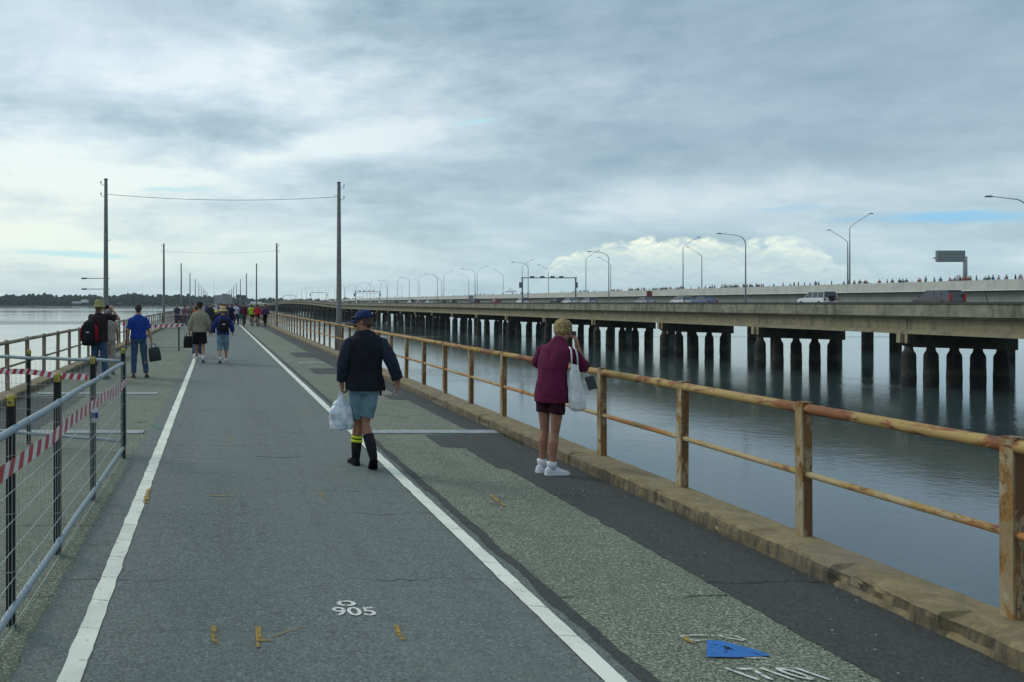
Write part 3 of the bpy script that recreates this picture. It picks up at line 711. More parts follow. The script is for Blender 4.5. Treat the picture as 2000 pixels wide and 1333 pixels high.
# one girder per span, so joints show over each pier
PZ = [87.2 + 23.8 * k for k in range(-6, 108)]
gp = [(0.12, -1.41), (0.16, -1.65), (0.55, -1.75), (0.62, -2.85), (0.05, -3.1), (0.0, -3.36), (1.5, -3.36), (1.4, -3.1), (0.95, -2.9), (0.95, -1.41)]
nspan = 0; rest = MB()
for a, b in zip(PZ, PZ[1:]):
    if a < 20: continue
    z = lambda y: hz(y)
    rs = [[(x, y, EYE + z(y) + zz) for x, zz in gp] for y in (a + 0.06, (a + b) / 2, b - 0.06)]
    m2 = [[(x, y, EYE + z(y) + zz) for x, zz in ((1.7, -1.42), (12.2, -1.42), (11.8, -3.3), (11.0, -3.3), (10.8, -2.2), (7.2, -2.2), (7.0, -3.3), (5.6, -3.3), (5.4, -2.2), (2.6, -2.2), (2.5, -3.3), (1.7, -3.3))] for y in (a + .06, b - .06)]
    if nspan < 100: mb = MB().rings(rs); mb.rings(m2); mb.build('girder', M['girder'], bt)
    else: rest.rings(rs); rest.rings(m2)
    nspan += 1
if rest.v: o = rest.build('girder', M['girder'], bt); o['kind'] = 'stuff'
# piers
def pile_mb(x, y, ztop, zf, r=0.66):
    pts = []; rr = []; k = 0; near = y < 260; sd_ = x * 3.1 + y
    dx, dy = 0.06 * mnoise.noise(Vector((sd_, 1, 2))), 0.06 * mnoise.noise(Vector((sd_, 5, 2)))
    r *= 1 + 0.07 * mnoise.noise(Vector((sd_, 9, 9)))
    zz = WATER - 1.0; top0 = ztop - 1.05 + 0.15 * mnoise.noise(Vector((sd_, 3, 7)))
    while zz < top0 - 0.2:
        g_ = max(0, 1 - abs(zz - (WATER + 0.9)) / 1.3)
        pts.append((x + dx * (ztop - zz) * .2, y, zz)); rr.append(r * (1 + 0.035 * mnoise.noise(Vector((sd_, zz * 1.7, 0))) + 0.06 * g_)); zz += 0.4 if near else 2.0
    for z2, k2 in ((top0, 1.0), (ztop - .72, .93), (ztop - .40, .66), (ztop + .05, .55)): pts.append((x, y, z2)); rr.append(r * k2)
    return MB().tube(pts, rr, 14)
npile = 0; restp = MB(); restc = MB(); nc = 0
px_ = [0.75, 3.2, 5.75, 8.35, 10.9]
for y in PZ:
    if y < 55: continue
    zt = EYE + hz(y) - 3.37
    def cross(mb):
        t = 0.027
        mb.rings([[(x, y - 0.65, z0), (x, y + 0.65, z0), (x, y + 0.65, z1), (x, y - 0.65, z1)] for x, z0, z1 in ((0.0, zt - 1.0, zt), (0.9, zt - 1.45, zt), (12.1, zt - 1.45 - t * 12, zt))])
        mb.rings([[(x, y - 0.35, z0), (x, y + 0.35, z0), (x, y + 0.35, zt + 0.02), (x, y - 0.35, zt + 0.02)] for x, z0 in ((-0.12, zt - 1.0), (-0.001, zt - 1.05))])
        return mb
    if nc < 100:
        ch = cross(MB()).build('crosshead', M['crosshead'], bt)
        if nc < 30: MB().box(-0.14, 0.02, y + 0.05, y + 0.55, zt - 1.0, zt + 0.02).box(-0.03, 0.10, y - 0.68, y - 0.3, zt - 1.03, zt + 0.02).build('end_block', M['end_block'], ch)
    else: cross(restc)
    nc += 1
    for i, x in enumerate(px_):
        mb = pile_mb(x, y, zt - 1.4 - 0.027 * x, None)
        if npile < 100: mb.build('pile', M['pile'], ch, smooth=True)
        else: restp.add(mb.v, mb.f)
        npile += 1
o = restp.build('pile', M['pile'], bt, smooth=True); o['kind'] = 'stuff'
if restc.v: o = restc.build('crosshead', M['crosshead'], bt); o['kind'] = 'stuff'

# ---------------------------------------------------------------- second bridge (far, pale, higher)
fz = zprof([(-200, 3.42), (620, 3.42), (800, 3.1), (1100, 1.6), (1500, 0.2), (2800, -1.5)])
FX = 115.0
ft = thing('highway_bridge', 'pale new concrete bridge farther out, crowded with people along its parapet', 'bridge', (FX, 0, 0))
sweep([(0, 0), (0.3, 0), (0.3, -1.6), (-0.25, -1.6), (-0.05, -1.5)], fz, sta).build('parapet', M['new_parapet'], ft)
sweep([(17.7, 0), (18, 0), (18.1, -1.6), (17.7, -1.6)], fz, sta).build('parapet', M['new_parapet'], ft)
sweep([(0.31, -1.0), (17.69, -1.0), (17.69, -1.6), (0.31, -1.6)], fz, sta).build('road_slab', mat('new_bridge_road', (0.16, 0.165, 0.16), 0.9), ft)
restg = MB(); kk = 0
for k in range(0, 84):
    a = 21 + 33 * k; b = a + 33
    rs = [[(x, y, EYE + fz(y) + z) for x, z in ((0.75, -1.61), (17.2, -1.61), (16.6, -3.6), (1.15, -3.6))] for y in (a + .08, b - .08)]
    MB().rings(rs).build('girder', M['new_girder'], ft)
    zt = EYE + fz(a) - 3.62
    pr = MB().box(1.6, 16.4, a - 0.9, a + 0.9, zt - 1.3, zt).build('crosshead', M['new_girder'], ft)
    for x in (4.0, 10.0, 16.0 - .6):
        mb = MB().tube([(x, a, WATER - 1), (x, a, zt - 1.25)], 0.95, 14)
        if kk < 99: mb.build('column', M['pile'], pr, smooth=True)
        else: restg.add(mb.v, mb.f)
        kk += 1
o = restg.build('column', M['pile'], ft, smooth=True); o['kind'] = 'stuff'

# ---------------------------------------------------------------- lamps
def lamp_curved():
    t = thing('street_lamp', 'x', 'street lamp', group='curved lamps on the weathered bridge')
    h = 10.9; pts = [(0, 0, -0.9), (0, 0, h - 1.3), (-0.12, 0, h - 0.75), (-0.5, 0, h - 0.25), (-1.2, 0, h + 0.12), (-3.9, 0, h + 0.45)]
    MB().tube(pts, [0.13, 0.085, 0.08, 0.07, 0.06, 0.045], 8).build('pole', M['lamp_pole'], t, smooth=True)
    MB().loft([(-4.3, 0, h + .36, .42, .13), (-4.3, 0, h + .44, .48, .17), (-4.3, 0, h + .55, .3, .1)], 12).build('lamp_head', M['lamp_head'], t, smooth=True)
    MB().box(-0.2, 0.2, -0.2, 0.2, -0.95, -0.7).build('base', M['parapet'], t)
    return t
def lamp_cranked(sgn, h, cat_group):
    t = thing('street_lamp', 'x', 'street lamp', group=cat_group)
    MB().tube([(0, 0, -1.1), (0, 0, h), (0.15 * sgn, 0, h + 0.3), (1.3 * sgn, 0, h + 1.2), (3.6 * sgn, 0, h + 2.6)], [0.14, 0.09, 0.07, 0.06, 0.05], 8).build('pole', M['lamp_pole'], t, smooth=True)
    MB().loft([(3.95 * sgn, 0, h + 2.60, .42, .13), (3.95 * sgn, 0, h + 2.68, .48, .17), (3.95 * sgn, 0, h + 2.78, .3, .1)], 12).build('lamp_head', M['lamp_head'], t, smooth=True)
    return t
ord_ = ['nearest', 'second', 'third', 'fourth', 'fifth', 'sixth', 'seventh', 'eighth', 'ninth', 'tenth']
def row(proto, X, ys, zf, desc):
    for i, y in enumerate(ys):
        o = proto if i == 0 else copy_tree(proto)
        o.location = (X, y, EYE + zf(y)); 
        o['label'] = (desc + ', ' + ord_[i] + ' in its row') if i < len(ord_) else ('distant ' + desc + ' beyond the tenth in its row')
row(lamp_curved(), 86.6, [86.6 * F / 1587 + 45.5 * k for k in range(30)], hz, 'curved lamp over the weathered bridge road')
row(lamp_cranked(1, 13.6 - 3.4, 'cranked lamps on the near edge of the pale bridge'), 115.7, [145.6 + 52 * k for k in range(26)], fz, 'lamp with arm cranked right on pale bridge')
row(lamp_cranked(-1, 12.6 - 3.4, 'cranked lamps on the far edge of the pale bridge'), 132.6, [167.4 + 50.3 * k for k in range(26)], fz, 'lamp with arm cranked left on pale bridge')

# gantries over the highway
M['red_lamp'] = mat('red_signal', (0.45, 0.03, 0.02), 0.4, em=(0.35, 0.03, 0.02))
M['sign_white'] = mat('sign_white', (0.6, 0.62, 0.62), 0.5); M['sign_grey'] = mat('sign_back_grey', (0.25, 0.27, 0.27), 0.5, 0.2)
M['gantry'] = mat('gantry_grey', (0.13, 0.15, 0.16), 0.6, 0.2)
def gantry(y, label, reds=False, h=6.2):
    z0 = EYE + hz(y) - 0.72
    t = thing('gantry', label, 'gantry', (75.6, y, z0)); H = h + 0.72
    for x in (0, 13.2):
        MB().box(x - 0.13, x + 0.13, -0.13, 0.13, 0, H).build('column', M['gantry'], t)
    mb = MB().box(-0.3, 13.5, -0.1, 0.1, H - 0.12, H + 0.10)
    if reds: mb.box(0.3, 12.9, -.07, .07, H - 0.95, H - 0.8); 
    mb.build('beam', M['gantry'], t)
    for i, x in enumerate((2.4, 4.9, 7.4, 9.6)):
        s = MB().box(x - .5, x + .5, -.25, -.05, H + 0.1, H + 0.42 if not reds else H + .5).build('lane_signal', M['gantry'], t)
        if reds and i in (2, 3): MB().ell((x, -.28, H + .25), (.3, .05, .22), 10, 6).build('red_light', M['red_lamp'], s)
    for x in (-0.55, 13.3):
        MB().box(x - .3, x + .3, -.3, -.1, H - 2.5, H - 1.1).build('signal_box', M['gantry'], t)
gantry(197, 'dark gantry spanning the weathered highway, large and nearest')
gantry(434, 'gantry with red lane lights over the far highway', True)
gantry(640, 'small distant gantry over the highway beyond the red lights')
gantry(900, 'tiny faint gantry farthest along the highway')
M['sign_dark'] = mat('sign_housing', (0.17, 0.19, 0.19), 0.6)
# cantilever message sign on the pale bridge
y = 118.5 * F / (1885 - VX)
t = thing('message_sign', 'dark cantilever message board on a grey post above the pale bridge', 'sign', (118.5, y, EYE))
MB().tube([(0, 0, 2.4), (0, 0, 7.2), (0, 0, 7.35)], 0.28, 10).build('post', M['lamp_pole'], t, smooth=True)
MB().box(-5.0, 0.25, -0.14, 0.14, 6.95, 7.2).build('arm', M['lamp_pole'], t)
b = MB().box(-4.85, -0.55, -0.62, -0.16, 6.45, 8.25).build('display_board', M['sign_dark'], t, bevel=0.04)
mb = MB()
for i in range(3): mb.box(-4.7, -0.7, -0.64, -0.60, 6.62 + i * .53, 7.02 + i * .53)
mb.build('display_row', mat('grey_display', (0.22, 0.25, 0.25), 0.6), b)
# small signs and cabinets
t = thing('road_sign', 'small red square sign on a thin post on the highway bridge', 'sign', (88.2, 88.2 * F / (1268 - VX), EYE))
MB().tube([(0, 0, -0.8), (0, 0, 3.0)], 0.06, 8).build('post', M['dark_metal'], t); MB().box(-.55, .55, -.09, -.06, 1.3, 2.4).build('sign_plate', mat('dull_red_sign', (0.22, 0.05, 0.06), 0.6), t)
t = thing('road_sign', 'grey sign back standing at the edge of the highway bridge', 'sign', (76.2, 76.2 * F / (920 - VX), EYE))
MB().box(-.7, -.6, 0, .1, -.8, .3).build('post', M['dark_metal'], t); MB().box(-.75, .65, -.05, -.01, -.1, 2.3).build('sign_plate', M['sign_grey'], t)
# marquee on the pale bridge
def marquee(px, X, w, label):
    y = X * F / (px - VX); t = thing('marquee', label, 'tent', (X, y, EYE + fz(y) - 1.0))
    for sx in (-1, 1):
        for sy in (-1, 1): MB().tube([(sx * w, sy * w, 0), (sx * w, sy * w, 2.2)], 0.05, 6).build('pole', M['steel'], t)
    MB().rings([[(-w, -w, 2.1), (w, -w, 2.1), (w, w, 2.1), (-w, w, 2.1)], [(-w, -w, 2.5), (w, -w, 2.5), (w, w, 2.5), (-w, w, 2.5)], [(-.5, -.5, 3.3), (.5, -.5, 3.3), (.5, .5, 3.3), (-.5, .5, 3.3)], [(-.05, -.05, 3.9), (.05, -.05, 3.9), (.05, .05, 3.9), (-.05, .05, 3.9)]]).build('canopy', mat('marquee_white', (0.75, 0.76, 0.76), 0.7), t)
marquee(995, 122, 2.1, 'white pointed marquee standing on the pale bridge'); marquee(703, 122, 2.4, 'distant white marquee at the far end of pale bridge')

# ---------------------------------------------------------------- cars
M['glass'] = mat('car_glass', (0.03, 0.04, 0.05), 0.12, spec=0.7); M['tyre'] = mat('tyre', (0.015, 0.015, 0.016), 0.8); M['rim'] = mat('rim', (0.4, 0.41, 0.42), 0.35, 0.7)
M['tail'] = mat('tail_light', (0.35, 0.015, 0.02), 0.3); M['headl'] = mat('headlight', (0.6, 0.62, 0.62), 0.2)
def car(X, y, zroad, col, label, kind='sedan', group='cars driving on the weathered bridge', rz=0.0):
    """local: x across, y forward"""
    t = thing('car', label, 'car', (X, y, zroad), rz, group)
    paint = mat('paint', col, 0.3, 0.1, spec=0.6)
    if kind == 'suv': L, W, H, hood, cab, spare = 4.7, 1.85, 1.9, 1.08, [(-2.3, 1.1), (-2.22, 1.78), (-2.0, 1.88), (0.35, 1.86), (1.0, 1.12)], True
    elif kind == 'van': L, W, H, hood, cab, spare = 4.7, 1.85, 1.78, 1.0, [(-2.25, 1.0), (-2.05, 1.65), (-1.8, 1.76), (0.5, 1.74), (1.5, 1.02)], False
    elif kind == 'hatch': L, W, H, hood, cab, spare = 4.1, 1.72, 1.5, .95, [(-2.0, .98), (-1.7, 1.4), (-1.35, 1.48), (0.3, 1.46), (1.05, .97)], False
    else: L, W, H, hood, cab, spare = 4.6, 1.78, 1.45, .92, [(-1.75, .98), (-1.15, 1.37), (-.8, 1.43), (.35, 1.42), (1.15, .94)], False
    h = L / 2; w = W / 2
    side = [(-h, .35), (-h - .02, .6), (-h + .05, hood), (cab[-1][0], hood), (h - .25, hood - .12), (h, hood - .3), (h, .35), (h - .1, .25), (-h + .1, .25)]
    mb = MB(); xs = [(-w, .94), (-w + .06, 1.0), (w - .06, 1.0), (w, .94)]
    mb.rings([[(x, p * (0.985 if i in (0, 3) else 1), .25 + (z - .25) * s) for p, z in side] for i, (x, s) in enumerate(xs)])
    body = mb.build('body', paint, t, bevel=0.02)
    # cabin: roof, glass band
    ci = [(p, z) for p, z in cab]
    inset = lambda z: 0.04 + 0.16 * (z - cab[0][1]) / (H - cab[0][1])
    gl = MB(); rs = []
    for s in (-1, 1): rs.append([(s * (w - inset(z)), p, z - (.03 if z > 1.3 else 0)) for p, z in ci])
    gl.rings(rs); gl.build('window', M['glass'], t)
    rf = MB(); r0 = [(p, z) for p, z in ci[1:-1]]
    top = max(z for p, z in ci)
    rf.box(-(w - .19), w - .19, r0[0][0] + .02, r0[-1][0] + .05, top - .06, top + .015)
    for s in (-1, 1):
        for pa, pb in ((ci[0], ci[1]), (ci[-1], ci[-2]), ((-.35, cab[0][1]), (-.35, top - .02)), ((-1.3, cab[0][1]), (-1.25, top - .02)) if kind in ('suv', 'van') else (ci[0], ci[1])):
            rf.tube([(s * (w - inset(pa[1]) + .005), pa[0], pa[1] - .02), (s * (w - inset(pb[1]) + .005), pb[0], pb[1])], .045, 6)
    rf.build('roof', paint, t)
    for sx in (-1, 1):
        for sy in (-1, 1):
            wy = sy * (h - .82)
            tr = MB().tube([(sx * (w - .2), wy, .33), (sx * (w + .01), wy, .33)], .33, 16).build('wheel', M['tyre'], t, smooth=False)
            MB().tube([(sx * (w - .1), wy, .33), (sx * (w + .022), wy, .33)], .19, 12).build('rim', M['rim'], tr)
        MB().box(sx * (w - .18) - .12, sx * (w - .18) + .12, -h - .04, -h + .08, hood - .35, hood - .08 if kind != 'van' else 1.35).build('tail_light', M['tail'], t)
        MB().box(sx * (w - .22) - .17, sx * (w - .22) + .17, h - .06, h + .02, hood - .42, hood - .27).build('headlight', M['headl'], t)
    if spare: MB().tube([(0.1, -h - .2, 1.0), (0.1, -h + .02, 1.0)], .36, 16).build('spare_wheel', M['tyre'], t)
    return t
def carpos(px, X): return X * F / (px - VX)
white, silver, dark, red, blue = (.6, .62, .63), (.33, .36, .38), (.03, .035, .045), (.30, .04, .04), (.12, .15, .28)
cl = [(1622, 78.6, white, 'suv', 'white off-road car with spare wheel on its back'), (1870, 78.6, (.09, .08, .09), 'van', 'dark people carrier with tall red tail lights'),
      (1272, 82.0, silver, 'sedan', 'silver car below the small red square sign'), (1392, 78.6, blue, 'sedan', 'long bluish car left of the tall curved lamp'),
      (1345, 82.3, white, 'hatch', 'pale hatchback just ahead of the bluish car'), (1160, 78.6, silver, 'hatch', 'small silver hatchback between the lamps'),
      (1122, 78.6, white, 'sedan', 'low white car right of the large gantry column'), (1095, 82.3, dark, 'hatch', 'dark car under the right column of the gantry'),
      (1028, 78.6, white, 'van', 'white van under the left end of the large gantry'), (974, 78.6, red, 'hatch', 'red hatchback left of the large gantry'),
      (932, 82.0, dark, 'van', 'dark van beside the grey sign back'), (888, 78.6, dark, 'hatch', 'dark hatchback left of the grey sign back'), (868, 82.0, dark, 'sedan', 'dark car two ahead of the grey sign back'),
      (842, 78.6, white, 'sedan', 'white car fourth ahead of the grey sign back'), (822, 82.0, silver, 'hatch', 'silver car beyond the white one'), (806, 78.6, white, 'suv', 'white tall car near the middle lamps'),
      (774, 78.6, dark, 'sedan', 'dark car just right of the red-light gantry'), (746, 78.6, white, 'sedan', 'white car under the red-light gantry'), (728, 82, silver, 'hatch', 'silver hatchback under the red-light gantry'),
      (700, 78.6, white, 'suv', 'white tall car left of the red-light gantry'), (683, 80, dark, 'hatch', 'dark distant car behind the tall right pole'), (650, 78.6, white, 'van', 'distant white van left of the tall right pole'), (636, 80, silver, 'sedan', 'distant silver car near the crest of the bridge'), (622, 79, dark, 'suv', 'distant dark car at the crest of the bridge')]
for px, X, c, k, lab in cl:
    y = carpos(px, X) + 2.3; car(X, y, EYE + hz(y) - 0.415, c, lab, k)

# ---------------------------------------------------------------- people
def cloth(col, rough=0.9, var=0.75, scale=14):
    return mat('cloth', col, rough, spec=0.25, var=tuple(c * var for c in col), scale=scale, bump=0.25, bscale=60)
SKIN = mat('skin', (0.40, 0.215, 0.15), 0.6, spec=0.35, var=(0.33, 0.165, 0.11), scale=12)
SKIN_TAN = mat('tanned_skin', (0.31, 0.14, 0.085), 0.6, spec=0.35, var=(0.23, 0.11, 0.07), scale=12)
HAIR = {'dark': mat('dark_hair', (0.025, 0.02, 0.018), 0.75, var=(0.05, 0.04, 0.035), scale=60, bump=0.8, bscale=90),
        'blond': mat('blond_hair', (0.42, 0.30, 0.12), 0.7, var=(0.13, 0.085, 0.04), scale=38, bump=0.9, bscale=60),
        'grey': mat('grey_hair', (0.22, 0.2, 0.18), 0.7, var=(0.1, 0.09, 0.08), scale=50, bump=0.8, bscale=90),
        'brown': mat('brown_hair', (0.10, 0.06, 0.035), 0.7, var=(0.05, 0.03, 0.02), scale=50, bump=0.8, bscale=90)}
EYE_M = mat('eye', (0.05, 0.04, 0.035), 0.2)
TORSO = [(0.84, .095, .09), (0.90, .160, .112), (0.97, .170, .118), (1.05, .156, .110), (1.13, .150, .105), (1.22, .160, .110), (1.32, .176, .115), (1.40, .158, .100), (1.455, .108, .078), (1.50, .066, .062)]
def pose(**k):
    p = dict(hipL=(-.09, 0, .92), hipR=(.09, 0, .92), kneeL=(-.10, .01, .50), kneeR=(.10, .01, .50), ankL=(-.11, -.02, .085), ankR=(.11, -.02, .085),
             toeL=(-.1, 1, 0), toeR=(.1, 1, 0), shL=(-.170, 0, 1.385), shR=(.170, 0, 1.385), elL=(-.222, -.02, 1.12), elR=(.222, -.02, 1.12),
             wrL=(-.24, .04, .87), wrR=(.24, .04, .87), hdL=(0, .1, -1), hdR=(0, .1, -1), curl=0.5, head=(0, .015, 1.635), yaw=0, pitch=0,
             bend=[(0.8, 0, 0), (1.6, 0, 0)], w=1.0, d=1.0, limb=1.0)
    p.update(k); return p
def walkpose(ph=1, st=.26, **k):
    a, b = ('L', 'R') if ph > 0 else ('R', 'L'); sa = -1 if a == 'L' else 1
    q = {'knee' + a: (sa * .095, st * .55 + .05, .50), 'ank' + a: (sa * .09, st, .09), 'toe' + a: (sa * .08, 1, .08),
         'knee' + b: (-sa * .095, .03, .49), 'ank' + b: (-sa * .09, -st * 1.1, .145), 'toe' + b: (-sa * .08, .86, -.5),
         'el' + a: (sa * .25, -.10, 1.15), 'wr' + a: (sa * .27, -.14, .91), 'el' + b: (-sa * .25, .03, 1.14), 'wr' + b: (-sa * .26, .16, .92)}
    q.update(k); return pose(**q)
def hand(mb, wr, dr, side, curl, s=1.0, inward=None):
    wr = Vector(wr); d = Vector(dr).normalized()
    n = Vector(inward) if inward else Vector((-side, 0, 0))      # palm faces this way
    n = (n - d * n.dot(d)).normalized(); w = d.cross(n).normalized()
    if w.y < 0: w = -w                                          # thumb side forwards
    mb.capsule(wr - d * .02, .026 * s, wr + d * .03, .027 * s, 10)
    for k in range(3):
        mb.capsule(wr + d * .02 + w * (.020 * (k - 1)) * s, .015 * s, wr + d * .082 * s + w * (.026 * (k - 1)) * s, .0145 * s, 8)
    for k, L in enumerate((.066, .076, .070, .054)):
        p = wr + d * .082 * s + w * ((1.5 - k) * .0205) * s; r = .0092 * s; dd = d.copy(); c = curl * (1 + .08 * k)
        for f, l in enumerate((.45, .32, .25)):
            ang = c * (0.55, 0.85, 0.6)[f]; ax = d.cross(n).normalized()
            dd = (Matrix.Rotation(ang, 3, ax) @ dd).normalized()
            q = p + dd * L * l * s * 1.25; mb.capsule(p, r, q, r * .92, 7, 3); p = q; r *= .92
    t0 = wr + d * .025 * s + w * .026 * s; t1 = t0 + (d * .5 + w * .75 + n * .35).normalized() * .04 * s; t2 = t1 + (d * .9 + w * .15 + n * .5).normalized() * .034 * s
    mb.capsule(t0, .014 * s, t1, .0115 * s, 8, 3); mb.capsule(t1, .0115 * s, t2, .009 * s, 8, 3)
def bender(tab):
    fx = lerpf([(z, x) for z, x, y in tab]); fy = lerpf([(z, y) for z, x, y in tab])
    return lambda z: (fx(z) if z > tab[0][0] else tab[0][1], fy(z) if z > tab[0][0] else tab[0][2])
def lerp(a, b, t): return Vector(a) + (Vector(b) - Vector(a)) * t
def figure(label, x, y, rz, S, P, out, voxel=.012, group=None, z=0.0, skin=None, detail=False):
    t = thing('person', label, 'person', (x, y, z), R(rz), group); t.scale = (S, S, S)
    skin = skin or SKIN; B = bender(P['bend']); W, D, L = P['w'], P['d'], P['limb']
    H = Matrix.Translation(P['head']) @ Matrix.Rotation(R(P['yaw']), 4, 'Z') @ Matrix.Rotation(R(P['pitch']), 4, 'X')
    def hx(mb): mb.v = [tuple(H @ Vector(v)) for v in mb.v]; return mb
    hm = voxel
    # body
    mb = MB()
    mb.loft([(B(zz)[0], B(zz)[1], zz, rx * W * .93, ry * D * .93) for zz, rx, ry in TORSO], 20)
    for s in 'LR':
        hp, kn, an, to = P['hip' + s], Vector(P['knee' + s]), Vector(P['ank' + s]), Vector(P['toe' + s]).normalized()
        mb.capsule(hp, .068 * L, lerp(hp, kn, .55), .064 * L); mb.capsule(lerp(hp, kn, .55), .064 * L, kn, .046 * L)
        c = lerp(kn, an, .30) + Vector((0, -.014, 0))
        mb.capsule(kn, .046 * L, c, .055 * L); mb.capsule(c, .055 * L, lerp(kn, an, .78), .036 * L); mb.capsule(lerp(kn, an, .78), .036 * L, an, .031 * L)
        up_ = (Vector((0, 0, 1)) - to * to.z).normalized(); mb.capsule(an - up_ * .035, .026, an + to * .11 - up_ * .055, .018)
        sh, el, wr = P['sh' + s], P['el' + s], P['wr' + s]
        mb.capsule(lerp((B(1.4)[0], B(1.4)[1], 1.365), sh, .5), .050, sh, .044 * L)
        mb.capsule(sh, .044 * L, lerp(sh, el, .5), .044 * L); mb.capsule(lerp(sh, el, .5), .046 * L, el, .038 * L)
        mb.capsule(el, .038 * L, lerp(el, wr, .35), .039 * L); mb.capsule(lerp(el, wr, .35), .039 * L, wr, .026 * L)
        hand(mb, wr, P['hd' + s], -1 if s == 'L' else 1, P['curl'] if not isinstance(P['curl'], dict) else P['curl'][s], 1.0, P.get('in' + s))
    nb = (B(1.5)[0], B(1.5)[1], 1.45); hd = Vector(P['head'])
    mb.capsule(nb, .062, hd - Vector((0, .01, .05)), .055)
    h = MB()
    h.ell((0, -.008, .022), (.074, .094, .093), 18, 12); h.ell((0, .030, -.045), (.056, .060, .062), 16, 10); h.ell((0, .055, -.088), (.026, .022, .020), 10, 6)
    h.capsule((0, .088, .015), .010, (0, .106, -.022), .013, 8, 3); h.ell((0, .074, .030), (.055, .018, .012), 12, 6)
    h.ell((0, .086, -.052), (.024, .012, .010), 10, 6)
    for s in (-1, 1):
        h.ell((s * .077, -.008, -.008), (.010, .018, .030), 8, 6); h.ell((s * .040, .060, -.022), (.022, .022, .02), 8, 6)
    hx(h); mb.add(h.v, h.f)
    meshobj('body', remesh(mb, voxel, 3), skin, t)
    if detail:
        for s in (-1, 1):
            e = hx(MB().ell((s * .031, .079, .008), (.013, .010, .008), 10, 6)); e.build('eye', EYE_M, t, smooth=True)
        e = hx(MB().ell((0, .098, -.050), (.020, .006, .004), 10, 5)); e.build('mouth', mat('lips', (0.28, 0.1, 0.08), 0.5), t, smooth=True)
    # hair
    hr = out.get('hair', 'dark'); hb = MB()
    hb.ell((0, -.020, .032), (.085, .094, .094), 18, 12); hb.ell((0, -.052, -.010), (.070, .055, .070), 14, 8)
    if out.get('long_hair'): hb.capsule((0, -.07, .0), .062, (0, -.085, -.15), .05)
    if out.get('full_hair'): hb.ell((0, -.018, .045), (.096, .104, .095), 18, 12); hb.ell((0, -.05, .0), (.086, .068, .075), 14, 8)
    hx(hb); meshobj('hair', remesh(hb, max(voxel, .008), 2, .007 if out.get('full_hair') else .003, 45), HAIR[hr], t)
    # trousers / shorts
    b = out['bottom']; mb = MB(); fr = b.get('len', 1.9); ea = b.get('ease', .02)
    tors = [(zz, rx, ry) for zz, rx, ry in TORSO if zz < 1.0]
    mb.loft([(B(zz)[0], B(zz)[1], zz - .02, rx * W + .010, ry * D + .012) for zz, rx, ry in tors], 20)
    for s in 'LR':
        hp, kn, an = Vector(P['hip' + s]), Vector(P['knee' + s]), Vector(P['ank' + s])
        pts = [hp + Vector((0, 0, .03)), lerp(hp, kn, .5)]; rr = [.080 * L + ea * .3, .080 * L + ea * .8]
        if fr <= 1: pts.append(lerp(hp, kn, b.get('len' + s, fr))); rr.append(.068 * L + ea * 1.3)
        else:
            pts.append(kn); rr.append(.060 * L + ea); e = lerp(kn, an, min(fr - 1, .96)); pts.append(lerp(kn, e, .5)); rr.append(.058 * L + ea); pts.append(e); rr.append(.050 * L + ea)
        mb.tube(pts, rr, 16)
    meshobj(b.get('name', 'trousers'), remesh(mb, hm, 2, .009, 13, 3), b['m'], t)
    # top
    a = out['top']; mb = MB(); hem = a.get('hem', .90); ea = a.get('ease', .018)
    rows = []
    zs = [hem + (1.50 - hem) * i / 14 for i in range(15)]
    def tr(zz, i):
        for (z0, *r0), (z1, *r1) in zip(TORSO, TORSO[1:]):
            if zz <= z1: k = max(0, (zz - z0) / (z1 - z0)); return r0[i] + (r1[i] - r0[i]) * k
        return TORSO[-1][1 + i]
    for zz in zs:
        rx, ry = tr(max(zz, .95), 0), tr(max(zz, .95), 1)
        if a.get('loose') and zz < 1.3: rx = max(rx, .166); ry = max(ry, .115)
        e2 = (ea + .012 * max(0, min(1, (1.0 - zz) / .1))) if zz < 1.44 else .010
        rows.append((B(zz)[0], B(zz)[1], zz, rx * W + e2, ry * D + e2))
    mb.loft(rows, 22, pw=2.15)
    slv = MB(); sep = a.get('sleeve_m')
    for s in 'LR':
        sh, el, wr = Vector(P['sh' + s]), Vector(P['el' + s]), Vector(P['wr' + s]); tgt = slv if sep else mb
        mid = lerp((B(1.4)[0], B(1.4)[1], 1.375), sh, .45)
        (mb if sep is None else mb).capsule(mid, .068, sh, .050 * L + ea * .3)
        f = a.get('sleeve', .6)
        if f <= 1:
            pts = [lerp(sh, mid, .25), sh, lerp(sh, el, f)]; rr = [.050 * L + ea * .4, .052 * L + ea * .6, .050 * L + ea * 1.2]
        else:
            e = lerp(el, wr, f - 1); pts = [lerp(sh, mid, .25), sh, lerp(sh, el, .5), el, lerp(el, e, .55), e]
            rr = [.052 * L + ea * .3, .052 * L + ea * .5, .049 * L + ea * .9, .044 * L + ea * 1.1, .043 * L + ea, .034 * L + ea * 1.0]
        tgt.tube(pts, rr, 14)
    meshobj(a.get('name', 'shirt'), remesh(mb, hm, 2, a.get('wr', .007), 11, 8), a['m'], t)
    if sep: meshobj('sleeves', remesh(slv, hm, 2, .013, 15, 5), sep, t)
    if a.get('collar'):
        c = MB().tube([(nb[0] + .0, nb[1] - .0, 1.455), (hd.x * .4 + nb[0] * .6, hd.y * .3 + nb[1] * .7, 1.50)], [.085, .070], 16); c.build('collar', a['m'], t, smooth=True)
    # shoes and socks
    sh_ = out.get('shoe', cloth((.03, .03, .03)))
